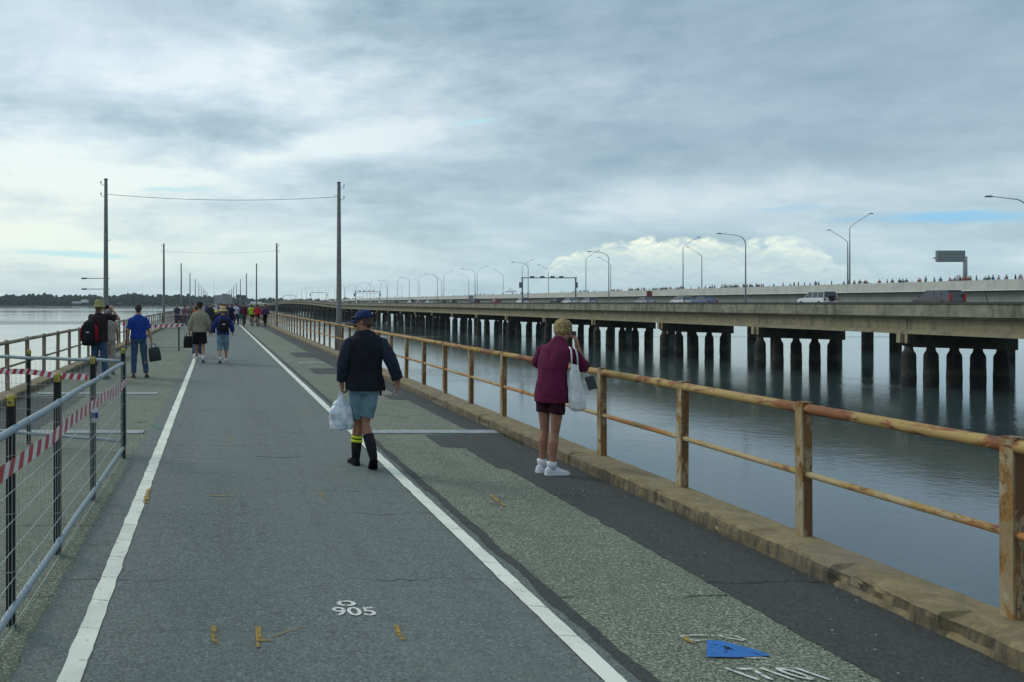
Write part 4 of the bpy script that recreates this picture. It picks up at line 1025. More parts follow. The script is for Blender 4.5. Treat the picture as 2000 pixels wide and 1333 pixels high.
    for s in 'LR':
        an, kn, to = Vector(P['ank' + s]), Vector(P['knee' + s]), Vector(P['toe' + s]).normalized()
        up = (Vector((0, 0, 1)) - to * to.z).normalized(); rt = to.cross(up).normalized()
        o0 = an - up * .085
        mb = MB(); rs = []
        for k, (f, w, hh) in enumerate([(-.075, .018, .045), (-.068, .030, .075), (-.03, .038, .11), (.02, .038, .115), (.07, .042, .088), (.12, .048, .062), (.165, .046, .05), (.195, .034, .04), (.205, .018, .026)]):
            ring = []
            for j in range(14):
                q = 2 * math.pi * j / 14; cx = math.cos(q); sx = math.sin(q)
                wv_ = w * (abs(cx) ** .8) * (1 if cx > 0 else -1); hv = hh * (.5 + .5 * sx) if sx > -.6 else 0.0
                if hv > hh * .6: wv_ *= .82
                ring.append(o0 + to * f + rt * wv_ + up * hv)
            rs.append(ring)
        mb.rings(rs); so_ = mb.build('shoe', sh_, t, smooth=True)
        if detail:
            sm = MB(); rs = []
            for f, w in [(-.078, .02), (-.07, .032), (-.03, .041), (.05, .043), (.12, .051), (.17, .048), (.2, .036), (.21, .02)]:
                rs.append([o0 + to * f + rt * w, o0 + to * f + rt * w + up * .022, o0 + to * f - rt * w + up * .022, o0 + to * f - rt * w])
            sm.rings(rs).build('sole', out.get('sole', sh_), so_, smooth=False)
        if 'sock' in out:
            f = out.get('sock_len', .25)
            mb = MB().tube([an - up * .02, an + (kn - an) * f * .5 + Vector((0, -.006, 0)), an + (kn - an) * f + Vector((0, -.010, 0))], [.043 * L, .045 * L + .004 + .012 * f, .048 * L + .004 + .014 * f], 14)
            sk = mb.build('sock', out['sock'], t, smooth=True)
            if out.get('sock_band') and s == out['sock_band'][1]:
                for k in (0.93, 0.76):
                    p = an + (kn - an) * f * k + Vector((0, -.010, 0)); d = (kn - an).normalized()
                    MB().tube([p - d * .014, p + d * .014], .048 * L + .006 + .014 * f, 16).build('reflective_band', out['sock_band'][0], sk, smooth=True)
    # headgear
    hk = out.get('hat')
    if hk == 'cap':
        m_ = out['hat_m']; mb = MB()
        mb.loft([(0, -.012, .030, .089, .106), (0, -.012, .060, .090, .106), (0, -.014, .090, .082, .094), (0, -.016, .115, .060, .070), (0, -.018, .128, .028, .034), (0, -.018, .131, .005, .006)], 24)
        c = hx(mb).build('cap', m_, t, smooth=True)
        br = MB(); vs = []; n = 11
        for k in range(n):
            a_ = -1.15 + 2.3 * k / (n - 1); bx, by = .088 * math.sin(a_), .094 * math.cos(a_) * .98 - .012
            ext = .085 * math.cos(a_ / 1.25) ** 1.2; dz = -.018 * (a_ ** 2)
            vs += [(bx, by, .034), (bx * 1.05, by + ext, .022 + dz), (bx * 1.05, by + ext, .028 + dz), (bx, by, .041)]
        br.add(vs, [(4 * k + i, 4 * k + (i + 1) % 4, 4 * k + 4 + (i + 1) % 4, 4 * k + 4 + i) for k in range(n - 1) for i in range(4)] + [(0, 1, 2, 3), (4 * n - 1, 4 * n - 2, 4 * n - 3, 4 * n - 4)])
        hx(br).build('brim', m_, c, smooth=True)
    elif hk in ('brim', 'bucket'):
        m_ = out['hat_m']; bk = hk == 'bucket'
        if bk: tab = [(0, -.01, -.005, .145, .16), (0, -.01, .004, .142, .157), (0, -.01, .055, .104, .118), (0, -.01, .11, .098, .11), (0, -.01, .15, .084, .094), (0, -.01, .165, .04, .045)]
        else: tab = [(0, -.01, -.005, .160, .175), (0, -.01, .010, .158, .172), (0, -.01, .040, .108, .122), (0, -.01, .050, .091, .105), (0, -.01, .10, .088, .10), (0, -.01, .138, .074, .088), (0, -.01, .142, .03, .06), (0, -.01, .130, .01, .03)]
        c = hx(MB().loft(tab, 24)).build('hat', m_, t, smooth=True)
        if not bk: hx(MB().loft([(0, -.01, .046, .0935, .1075), (0, -.01, .068, .092, .106)], 24)).build('hat_band', M['black_post'], c, smooth=True)
    elif hk == 'helmet':
        hx(MB().loft([(0, -.02, .03, .092, .115), (0, -.02, .08, .09, .115), (0, -.03, .12, .07, .095), (0, -.03, .142, .03, .045)], 20)).build('helmet', out['hat_m'], t, smooth=True)
    return t, H

def backpack(label, person, off, size, m, pocket=None, rz=0, logo=None, straps=None):
    """worn on the back: a thing of its own, strapped over the shoulders"""
    mw = Matrix.Translation(person.location) @ Matrix.Rotation(person.rotation_euler.z, 4, 'Z') @ Matrix.Scale(person.scale.x, 4)
    p = mw @ Vector(off); w, d, h = size
    t = thing('backpack', label, 'backpack', p, person.rotation_euler.z + R(rz))
    mb = MB(); mb.loft([(0, 0, -h / 2, w * .40, d * .38), (0, 0, -h / 2 + .03, w * .5, d * .5), (0, -.01, -h * .1, w * .52, d * .55), (0, 0, h * .25, w * .48, d * .45), (0, .01, h * .43, w * .38, d * .36), (0, .015, h / 2, w * .2, d * .2)], 20, pw=3)
    b = mb.build('bag_body', m, t, smooth=True)
    if pocket: MB().loft([(0, -d * .42, -h * .42, w * .30, d * .2), (0, -d * .46, -h * .38, w * .36, d * .25), (0, -d * .46, -h * .06, w * .34, d * .22), (0, -d * .42, -h * .01, w * .2, d * .12)], 16, pw=3).build('pocket', pocket, t, smooth=True)
    if logo: MB().ell((0, -d * .60, .02), (.05, .012, .018), 12, 6).build('emblem', logo, t)
    if straps:
        for s in (-1, 1):
            MB().loft([(s * w * .5, -.01, -h * .32, .022, d * .42), (s * w * .52, -.02, 0, .02, d * .42), (s * w * .44, 0, h * .32, .018, d * .36)], 10, pw=3).build('side_panel', straps, t, smooth=True)
    for s in (-1, 1):
        MB().tube([(s * w * .25, d * .3, h * .40), (s * w * .33, d * .5 + .03, h * .50), (s * w * .36, d * .5 + .16, h * .46), (s * w * .37, d * .5 + .22, h * .2)], .018, 8, squash=.5).build('strap', m, t, smooth=True)
    return t
def handbag(label, x, y, ztop, w, d, h, m, rz=0, kind='bag', tilt=0):
    t = thing('bag', label, 'bag', (x, y, ztop), R(rz)); t.rotation_euler.y = R(tilt)
    MB().loft([(0, 0, -h - .06, w * .46, d * .42), (0, 0, -h - .03, w * .5, d * .5), (0, 0, -h * .5 - .06, w * .5, d * .5), (0, 0, -.12, w * .44, d * .4), (0, 0, -.09, w * .38, d * .22)], 20, pw=4).build('bag_body', m, t, smooth=True)
    for s in (-1, 1): MB().tube([(-w * .2, s * d * .15, -.10), (-w * .14, s * d * .08, -.02), (0, s * .01, 0.0), (w * .14, s * d * .08, -.02), (w * .2, s * d * .15, -.10)], .009, 6).build('handle', m, t)
    return t

DEN = cloth((0.16, 0.27, 0.33), var=.7, scale=9); DENIM = cloth((0.045, 0.085, 0.16), var=.7)
BLK = cloth((0.012, 0.012, 0.014)); WHT = cloth((0.66, 0.68, 0.72), var=.85)
# walking man with the cap and the carrier bag
m1, H1 = figure('man in blue cap, dark vest and denim shorts walking away with a carrier bag', 1.60, 8.62, 0, .985,
    pose(hipL=(-.085, .02, .90), hipR=(.085, -.01, .90), kneeL=(-.055, .12, .485), kneeR=(.012, .03, .475), ankL=(-.078, .10, .09), ankR=(.055, -.22, .17), toeL=(-.12, 1, 0), toeR=(.1, .80, -.52),
         shL=(-.170, -.01, 1.375), shR=(.185, 0, 1.37), elL=(-.240, .0, 1.13), elR=(.285, -.09, 1.15), wrL=(-.245, .04, .925), wrR=(.355, -.06, .965), hdL=(.02, .05, -1), hdR=(-.1, .08, -1),
         curl={'L': 1.25, 'R': .35}, head=(-.005, .06, 1.60), yaw=62, pitch=-10, bend=[(.8, 0, 0), (1.1, .0, 0), (1.3, .008, .01), (1.5, .012, .03)], w=1.10, d=1.12, limb=1.02),
    dict(top=dict(m=cloth((0.010, 0.012, 0.019), scale=6), sleeve_m=cloth((0.019, 0.027, 0.048), var=.6, scale=10), sleeve=1.93, hem=.855, ease=.024, name='vest', wr=.014, collar=True), bottom=dict(m=DEN, len=.88, lenR=.82, ease=.005, name='shorts'),
         hair='brown', shoe=mat('black_boot', (.007, .007, .008), .85, spec=.15, bump=.3, bscale=40), sock=cloth((0.014, .015, .018)), sock_len=.62, sock_band=(mat('yellow_band', (.62, .72, .02), .6), 'L'),
         hat='cap', hat_m=cloth((0.018, 0.035, 0.11), var=.7)), voxel=.0062, detail=True, skin=SKIN_TAN)
g_ = MB(); g_.ell((-.034, .097, .056), (.030, .012, .017), 12, 6); g_.ell((.034, .097, .056), (.030, .012, .017), 12, 6); g_.tube([(-.088, -.02, .056), (-.078, .07, .058), (.078, .07, .058), (.088, -.02, .056)], .004, 5)
g_.v = [tuple(H1 @ Vector(v)) for v in g_.v]; g_.build('sunglasses', mat('sunglass', (.01, .01, .012), .15), m1, smooth=True)
mu = MB().ell((0, .104, -.037), (.030, .012, .010), 12, 6); mu.v = [tuple(H1 @ Vector(v)) for v in mu.v]; mu.build('moustache', HAIR['brown'], m1, smooth=True)
MB().loft([(.155, -.10, .80, .014, .009), (.158, -.115, .98, .017, .009)], 10).build('vest_tab', BLK, m1)
# carrier bag
def plastic():
    m, n, b = newmat('thin_white_plastic')
    tc = n.new('ShaderNodeTexCoord').outputs['Object']
    a = n.noise(tc, 9, 3, .5, .5); c = n.noise(tc, 14, 2, .5)
    col = n.ramp(a, (.36, (.38, .50, .62)), (.46, (.58, .66, .74)), (.60, (.74, .77, .80)))
    col = n.mix(n.m('MULTIPLY', n.smooth(c, .63, .68), .7), col, (.62, .33, .17))
    n.put(b.inputs['Base Color'], col); b.inputs['Roughness'].default_value = .32; b.inputs['Transmission Weight'].default_value = .12
    return m
t = thing('carrier_bag', 'white plastic carrier bag hanging from the walking man\'s left hand', 'bag', (1.352, 8.665, .80), R(8))
mb = MB(); mb.loft([(0, 0, -.395, .112, .05), (0, 0, -.39, .125, .07), (0, 0, -.33, .130, .085), (0, 0, -.22, .122, .085), (.003, 0, -.15, .108, .065), (.005, 0, -.11, .085, .04), (.005, 0, -.08, .055, .022), (.005, 0, -.04, .03, .012), (.005, 0, .0, .016, .01)], 28, pw=2.6)
meshobj('bag_body', remesh(mb, .007, 1, .013, 19), plastic(), t)
for s in (-1, 1): MB().tube([(s * .045, 0, -.11), (s * .026, .0, -.05), (s * .010, 0, 0), (0, 0, .025)], [.016, .012, .009, .006], 8, squash=.5).build('handle', WHT, t, smooth=True)

# woman at the railing
rw = 50; sW = .93
def wl(r, f, z): return (r / sW, f / sW, z / sW)
m2, H2 = figure('blonde woman in maroon shirt and shorts leaning towards the right railing', 3.50, 8.33, -rw, sW,
    pose(hipL=wl(-.08, .0, .82), hipR=wl(.08, -.01, .82), kneeL=wl(-.075, .0, .44), kneeR=wl(.055, -.035, .43), ankL=wl(-.075, -.05, .08), ankR=wl(.055, -.10, .08), toeL=(.30, .95, 0), toeR=(.52, .85, 0),
         shL=wl(-.155, .12, 1.275), shR=wl(.155, .12, 1.27), elL=wl(-.27, .22, 1.10), elR=wl(.20, .33, 1.085), wrL=wl(-.09, .37, 1.33), wrR=wl(.10, .365, 1.31), hdL=(.35, .15, .9), hdR=(-.15, .0, 1), inL=(1, 0, 0), inR=(-1, 0, 0),
         curl=.7, head=wl(0, .265, 1.485), yaw=-12, pitch=-8, bend=[(.8, 0, .0), (1.0, 0, 0.0), (1.2, 0, .035), (1.40, 0, .115), (1.52, 0, .175)], w=.88, d=.95, limb=.98),
    dict(top=dict(m=cloth((0.115, 0.010, 0.045), var=.7), sleeve=.92, hem=.80, ease=.022, wr=.010, collar=True), bottom=dict(m=cloth((0.03, 0.006, 0.014)), len=.34, ease=.008, name='shorts'), hair='blond', full_hair=True,
         shoe=WHT, sole=WHT, sock=WHT, sock_len=.17), voxel=.0062, detail=True, skin=SKIN_TAN)
ca, sa_ = math.cos(R(rw)), math.sin(R(rw))
def ww(r, f, z): return (3.50 + r * ca + f * sa_, 8.33 - r * sa_ + f * ca, z)
cm_ = MB(); cm_.box(-.055, .055, -.02, .02, -.035, .035); cm_.tube([(0, .02, 0), (0, .05, 0)], .022, 12)
c_ = thing('camera', 'small dark camera held up to the blonde woman\'s face', 'camera', ww(0.0, .42, 1.44), R(-rw)); cm_.build('camera_body', M['dark_metal'], c_, bevel=.003)
t = thing('tote_bag', 'white cloth tote bag hanging from the blonde woman\'s shoulder', 'bag', ww(.225, .05, 1.335), R(-rw - 22))
mb = MB(); mb.loft([(0.02, 0.02, -.665, .03, .06), (.02, .02, -.64, .050, .088), (.015, .015, -.56, .055, .092), (.01, .01, -.45, .045, .080), (0, 0, -.34, .032, .064), (0, 0, -.25, .024, .052), (0, 0, -.19, .014, .045)], 24, pw=2.4)
meshobj('bag_body', remesh(mb, .007, 1, .012, 16), cloth((.66, .67, .68), var=.82), t)
for s in (-1, 1): MB().tube([(0, s * .040, -.21), (-.005, s * .036, -.1), (-.02, s * .030, -.035), (-.05, s * .026, -.012)], .0075, 7).build('strap', WHT, t, smooth=True)
t = thing('pouch', 'small black pouch dangling beside the white tote bag', 'pouch', ww(.245, .30, 1.03), R(-rw + 30)); t.rotation_euler.y = R(-18)
MB().box(-.045, .045, -.012, .012, -.16, -.02).build('pouch_body', M['dark_metal'], t, bevel=.004); MB().tube([(-.02, 0, -.02), (-.03, 0, .05)], .003, 5).build('cord', BLK, t)

# photographer with the bucket hat
m3, _ = figure('man in khaki bucket hat raising a camera, standing by the left railing', -2.75, 18.6, -12, 1.03,
    pose(shR=(.20, .02, 1.43), shL=(-.19, .02, 1.42), elR=(.43, .14, 1.36), wrR=(.22, .28, 1.57), hdR=(-.5, .1, .75), inR=(0, 1, 0), elL=(-.27, .26, 1.25), wrL=(-.10, .36, 1.50), hdL=(.4, .1, .8), inL=(0, 1, 0), curl=.9,
         ankL=(-.14, -.02, .085), ankR=(.15, .03, .085), kneeR=(.12, .02, .5), head=(.0, .05, 1.64), w=1.08, d=1.1, yaw=-10),
    dict(top=dict(m=cloth((.028, .017, .019)), sleeve=.75, hem=.86, ease=.03, loose=True), bottom=dict(m=DENIM, len=1.9, ease=.02), hair='brown', long_hair=True, shoe=cloth((.02, .02, .02)), hat='bucket', hat_m=cloth((.33, .30, .12))), voxel=.011, detail=True)
c_ = thing('camera', 'black camera held up by the man in the bucket hat', 'camera', (-2.62, 18.98, 1.68), R(-12)); MB().box(-.065, .065, -.03, .03, -.04, .045).tube([(0, .03, 0), (0, .09, 0)], .03, 12).build('camera_body', BLK, c_)
backpack('black and red backpack worn by the man in the bucket hat', m3, (-.14, -.20, 1.05), (.36, .24, .58), BLK, BLK, logo=mat('logo_grey', (.4, .4, .42), .6), straps=cloth((.28, .01, .025)))
backpack_dummy = None
figure('person in beige clothes mostly hidden behind the man in the bucket hat', -2.66, 19.7, 20, .93, pose(), dict(top=dict(m=cloth((.38, .33, .28)), sleeve=.6), bottom=dict(m=cloth((.42, .36, .32)), len=1.9), hair='grey', shoe=BLK), voxel=.014)
# blue polo man
m4, _ = figure('man in bright blue polo shirt and jeans standing with a black bag', -1.86, 18.95, 3, 1.0,
    pose(ankL=(-.11, -.03, .085), ankR=(.19, .02, .085), kneeR=(.14, .02, .5), kneeL=(-.10, .0, .5), hipR=(.10, 0, .92), elL=(-.235, -.02, 1.12), wrL=(-.25, .03, .88), elR=(.25, .0, 1.12), wrR=(.31, .03, .88), w=1.06, d=1.12, curl={'L': .5, 'R': 1.2}),
    dict(top=dict(m=cloth((.012, .045, .26)), sleeve=.85, hem=.93, ease=.02, collar=True), bottom=dict(m=DENIM, len=1.93, ease=.012), hair='dark', shoe=cloth((.10, .075, .035))), voxel=.011, detail=True)
handbag('black rectangular bag in the blue polo man\'s right hand', -1.51, 18.98, .81, .29, .12, .36, mat('dark_bag', (.012, .016, .018), .6), kind='case', tilt=-8)
# couple walking away
m5, _ = figure('man in beige sweater and black shorts walking away on the left line', -.50, 23.8, 2, 1.03,
    walkpose(1, .22, elL=(-.26, .0, 1.14), wrL=(-.30, .03, .90), elR=(.27, -.02, 1.14), wrR=(.29, .06, .89), w=1.12, d=1.12, curl={'L': 1.2, 'R': .5}),
    dict(top=dict(m=cloth((.29, .265, .195)), sleeve=1.92, hem=.88, ease=.03), bottom=dict(m=BLK, len=.86, ease=.045, name='shorts'), hair='dark', hat='cap', hat_m=BLK, shoe=cloth((.5, .5, .52)), sock=WHT, sock_len=.15), voxel=.012, detail=True)
handbag('soft black shoulder bag carried by the man in the beige sweater', -.85, 23.75, .88, .27, .2, .38, BLK)
m6, _ = figure('woman in straw hat and blue jacket walking with cropped jeans', .19, 23.5, -2, .945,
    walkpose(-1, .20, elL=(-.28, -.02, 1.16), wrL=(-.36, .04, .95), elR=(.27, .02, 1.15), wrR=(.30, .10, .97), w=1.0),
    dict(top=dict(m=cloth((.022, .035, .17)), sleeve=1.92, hem=.90, ease=.03), bottom=dict(m=DEN, len=1.25, ease=.03), hair='blond', shoe=cloth((.4, .41, .42)), sock=WHT, sock_len=.1, hat='brim', hat_m=cloth((.58, .46, .17))), voxel=.012, detail=True)
backpack('small black backpack on the woman in the straw hat', m6, (.03, -.18, 1.20), (.30, .16, .40), BLK, None, logo=mat('logo_white', (.55, .56, .57), .6))
figure('person in dark clothes half hidden ahead of the beige sweater man', -.62, 25.6, 0, .98, walkpose(-1, .25), dict(top=dict(m=cloth((.03, .03, .05)), sleeve=1.9), bottom=dict(m=DENIM, len=1.9), hair='dark', shoe=WHT), voxel=.016)
# the crowd farther along the old bridge: each a person of its own
def px2x(px, y): return (px - VX) / F * y
crowd = [ # px, depth, height, top, bottom, sleeve, leglen, hat, label
 (452, 56, 1.01, (.015, .02, .045), (.012, .012, .015), .7, .85, None, 'stout man in dark navy top and black shorts, right of the straw hat'),
 (461, 64, 1.02, (.45, .52, .62), (.03, .04, .07), .7, 1.9, None, 'man in pale blue shirt and dark trousers beside the navy man'),
 (467.5, 66, .92, (.02, .17, .27), (.02, .17, .25), .7, .9, None, 'short person in turquoise between pale blue and maroon walkers'),
 (476.5, 62, 1.03, (.10, .018, .04), (.08, .08, .08), 1.9, 1.9, 'cap', 'man in maroon jacket standing at the right white line'),
 (518, 61.5, .99, (.10, .05, .12), (.014, .014, .018), 1.9, 1.9, None, 'woman in purple and black walking beside the right railing'),
 (410, 47, 1.03, (.025, .03, .045), (.03, .035, .05), 1.9, 1.9, None, 'man in dark grey jacket behind the beige sweater man'),
 (422, 44, .80, (.02, .02, .03), (.03, .03, .04), 1.9, 1.9, 'yellow', 'child in yellow cap between the couple and the crowd'),
 (385, 52, 1.0, (.62, .12, .03), (.04, .04, .05), .7, 1.9, 'orange', 'person in orange hat behind the beige sweater man'),
 (419, 67, .97, (.60, .60, .62), (.05, .05, .08), .7, 1.9, None, 'person in white top behind the yellow capped child'),
 (426, 70, 1.0, (.22, .13, .30), (.04, .04, .06), .7, 1.9, None, 'person in lilac top behind the straw hat woman'),
 (433, 74, 1.02, (.45, .42, .40), (.05, .05, .08), .7, 1.9, None, 'person in pale top beyond the straw hat'),
 (440, 78, 1.0, (.16, .03, .04), (.03, .03, .05), .7, 1.9, None, 'person in dull red top deep in the crowd'),
 (446, 72, 1.01, (.03, .035, .10), (.03, .03, .05), 1.9, 1.9, None, 'person in navy top just left of the stout man'),
 (471, 80, 1.0, (.03, .03, .04), (.03, .03, .05), 1.9, 1.9, None, 'person in black between pale blue and maroon walkers'),
 (430, 86, 1.03, (.05, .05, .06), (.03, .03, .05), .7, 1.9, None, 'person in charcoal top far back in the crowd'),
 (438, 92, 1.0, (.40, .30, .12), (.03, .03, .05), .7, 1.9, None, 'person in mustard top far back in the crowd'),
 (446, 95, 1.0, (.25, .08, .10), (.03, .03, .05), .7, 1.9, None, 'person in rose top far back in the crowd'),
 (454, 99, 1.02, (.05, .09, .22), (.03, .03, .05), .7, 1.9, None, 'person in blue top far back in the crowd'),
 (460, 92, 1.04, (.34, .12, .08), (.03, .03, .05), .7, 1.9, None, 'person in rusty red top behind the pale blue shirt'),
 (416, 90, 1.02, (.06, .10, .07), (.03, .03, .05), .7, 1.9, None, 'person in dark green top far back on the left of the crowd'),
 (404, 84, 1.0, (.03, .06, .20), (.03, .03, .05), .7, 1.9, 'bluecap', 'person in blue cap behind the dark grey jacket'),
 (396, 78, 1.0, (.35, .33, .34), (.05, .05, .08), .7, 1.9, None, 'person in pale grey top just right of the beige shoulder'),
 (346, 58, .98, (.06, .06, .09), (.03, .03, .05), .7, 1.9, None, 'person in dark top farthest left behind the taped barrier'),
 (353, 60, 1.02, (.58, .58, .62), (.16, .03, .06), .7, 1.9, None, 'person in white shirt behind the taped barrier'),
 (361, 59, .98, (.20, .10, .13), (.10, .08, .10), .7, 1.9, None, 'person in dusty pink top behind the taped barrier'),
 (371, 55, .97, (.13, .10, .10), (.06, .05, .06), .7, 1.9, None, 'person in brown top between barrier and beige sweater man'),
 (481, 96, 1.0, (.10, .10, .12), (.03, .03, .05), .7, 1.9, None, 'person in grey top beyond the maroon jacket'),
 (424, 110, 1.02, (.45, .43, .42), (.03, .03, .05), .7, 1.9, None, 'person in cream top at the back of the crowd'),
 (434, 118, 1.02, (.30, .05, .05), (.03, .03, .05), .7, 1.9, None, 'person in red top at the back of the crowd'),
 (444, 122, 1.02, (.05, .05, .07), (.03, .03, .05), .7, 1.9, None, 'person in black top at the back of the crowd'),
 (450, 114, 1.02, (.40, .42, .46), (.03, .03, .05), .7, 1.9, None, 'person in silver grey top at the back of the crowd'),
 (466, 118, 1.02, (.10, .04, .12), (.03, .03, .05), .7, 1.9, None, 'person in plum top at the back of the crowd'),
]
random.seed(3)
for i, (px, d, s, tc_, bc_, sl2, ll, hat, lab) in enumerate(crowd):
    o = dict(top=dict(m=cloth(tc_), sleeve=sl2, ease=.03, wr=0), bottom=dict(m=cloth(bc_), len=ll, ease=.03, name='shorts' if ll < 1 else 'trousers'), hair=random.choice(['dark', 'brown', 'grey', 'dark']), shoe=random.choice([BLK, WHT, BLK]))
    if hat: o['hat'] = 'bucket' if hat in ('orange', 'yellow') else 'cap'; o['hat_m'] = cloth({'cap': (.1, .1, .13), 'yellow': (.68, .60, .02), 'orange': (.65, .12, .02), 'bluecap': (.03, .10, .40)}[hat])
    figure(lab, px2x(px, d), d, random.uniform(-25, 25), s * random.uniform(.95, .99), walkpose(random.choice([1, -1]), random.uniform(.12, .26)) if i not in (22, 23, 24) else pose(), o, voxel=.024 if d < 66 else .032, group='crowd walking on the old bridge')
# cyclists
def cyclist(px, d, col, label, blabel, hel):
    x = px2x(px, d)
    figure(label, x, d, 3, .97, pose(hipL=(-.08, -.05, .96), hipR=(.08, -.05, .96), kneeL=(-.11, .26, .80), kneeR=(.11, .14, .56), ankL=(-.11, .10, .42), ankR=(.11, .02, .14), elL=(-.30, .28, 1.12), elR=(.30, .28, 1.12), wrL=(-.27, .46, 1.02), wrR=(.27, .46, 1.02),
        hdL=(0, 1, -.1), hdR=(0, 1, -.1), shL=(-.18, .20, 1.38), shR=(.18, .20, 1.38), head=(0, .32, 1.56), bend=[(.8, 0, -.05), (1.0, 0, -.05), (1.4, 0, .18), (1.52, 0, .26)], w=1.1),
        dict(top=dict(m=cloth(col), sleeve=.8, ease=.025, wr=0), bottom=dict(m=BLK, len=.75, ease=.01, name='shorts'), hair='dark', hat='helmet', hat_m=hel, shoe=BLK), voxel=.022, group='cyclists near the right railing')
    b = thing('bicycle', blabel, 'bicycle', (x, d, 0), R(3))
    for wy in (-.50, .52):
        pts = [(0, wy + .33 * math.cos(a), .34 + .33 * math.sin(a)) for a in [2 * math.pi * k / 20 for k in range(21)]]
        wh = MB().tube(pts, .02, 6).build('wheel', M['tyre'], b)
        sp = MB()
        for k in range(6): a = math.pi * k / 6; sp.tube([(0, wy - .32 * math.cos(a), .34 - .32 * math.sin(a)), (0, wy + .32 * math.cos(a), .34 + .32 * math.sin(a))], .003, 4)
        sp.build('spokes', M['rim'], wh)
    fr = MB()
    for p, q in (((0, -.5, .34), (0, -.05, .30)), ((0, -.05, .30), (0, -.18, .86)), ((0, -.18, .80), (0, .38, .84)), ((0, -.05, .30), (0, .40, .74)), ((0, -.5, .34), (0, -.17, .78)), ((0, .36, .92), (0, .52, .34))): fr.tube([p, q], .017, 6)
    fr.build('frame', M['dark_metal'], b)
    MB().tube([(-.27, .46, 1.0), (-.1, .38, .99), (.1, .38, .99), (.27, .46, 1.0)], .014, 6).build('handlebar', M['dark_metal'], b)
    MB().loft([(0, -.18, .87, .06, .13), (0, -.18, .91, .05, .12)], 10).build('saddle', BLK, b)
cyclist(492, 60.5, (.26, .42, .02), 'cyclist in lime green jersey near the right railing', 'bicycle ridden by the lime green cyclist', BLK)
cyclist(503, 59.5, (.38, .015, .03), 'cyclist in red jersey beside the lime green one', 'bicycle ridden by the red cyclist', cloth((.1, .02, .03)))

# people lined up on the pale bridge: tiny figures, one object each
skin_s = SKIN; tones = [(.06, .06, .08), (.36, .09, .09), (.09, .13, .26), (.50, .48, .50), (.18, .18, .20), (.40, .28, .30), (.16, .11, .10), (.14, .22, .16)]
protos = []
for c_ in tones:
    mb = MB(); mb.cur = 0; mb.ell((0, 0, 1.62), (.09, .1, .12), 8, 6)
    mb.cur = 1; mb.loft([(0, 0, .88, .17, .11), (0, 0, 1.1, .15, .10), (0, 0, 1.38, .19, .11), (0, 0, 1.48, .08, .07)], 8)
    for s in (-1, 1): mb.tube([(s * .20, 0, 1.42), (s * .25, .02, 1.14), (s * .24, .10, .92)], [.05, .042, .03], 6)
    mb.cur = 2
    for s in (-1, 1): mb.tube([(s * .09, 0, .92), (s * .10, .03 * s, .5), (s * .10, -.05 * s, .02)], [.085, .06, .045], 6)
    o = mb.build('person', [skin_s, cloth(c_), BLK], smooth=True); protos.append(o)
random.seed(17)
px = 700.0; xs = []
while px < 2010:
    dens = 9 if px < 1000 else 7.0
    clump = mnoise.noise(Vector((px * .02, 3.3, 0)))
    px += dens * (0.45 if clump > .05 else 1.5) * random.uniform(.3, 1.7); xs.append(px)
cn = ['dark', 'red', 'blue', 'pale grey', 'charcoal', 'dusty pink', 'brown', 'green']
for i, px in enumerate(xs[:230]):
    k = random.choice(range(8)); X = FX + random.uniform(.7, 2.2); y = X * F / (px - VX)
    if i < 8: k = i; o = protos[k]
    else: o = protos[k].copy(); C.objects.link(o)
    o.location = (X, y, EYE + fz(y) - 1.0 + random.uniform(-.12, .08)); o.rotation_euler = (0, 0, random.uniform(0, 6.28)); sc_ = random.choice([.72, .95, .98, 1.0, 1.04, 1.08]); o.scale = (sc_, sc_, sc_)
    tag(o, 'tiny person in %s top behind the pale bridge parapet' % cn[k], 'person', 'people in %s lined up along the pale bridge' % cn[k])

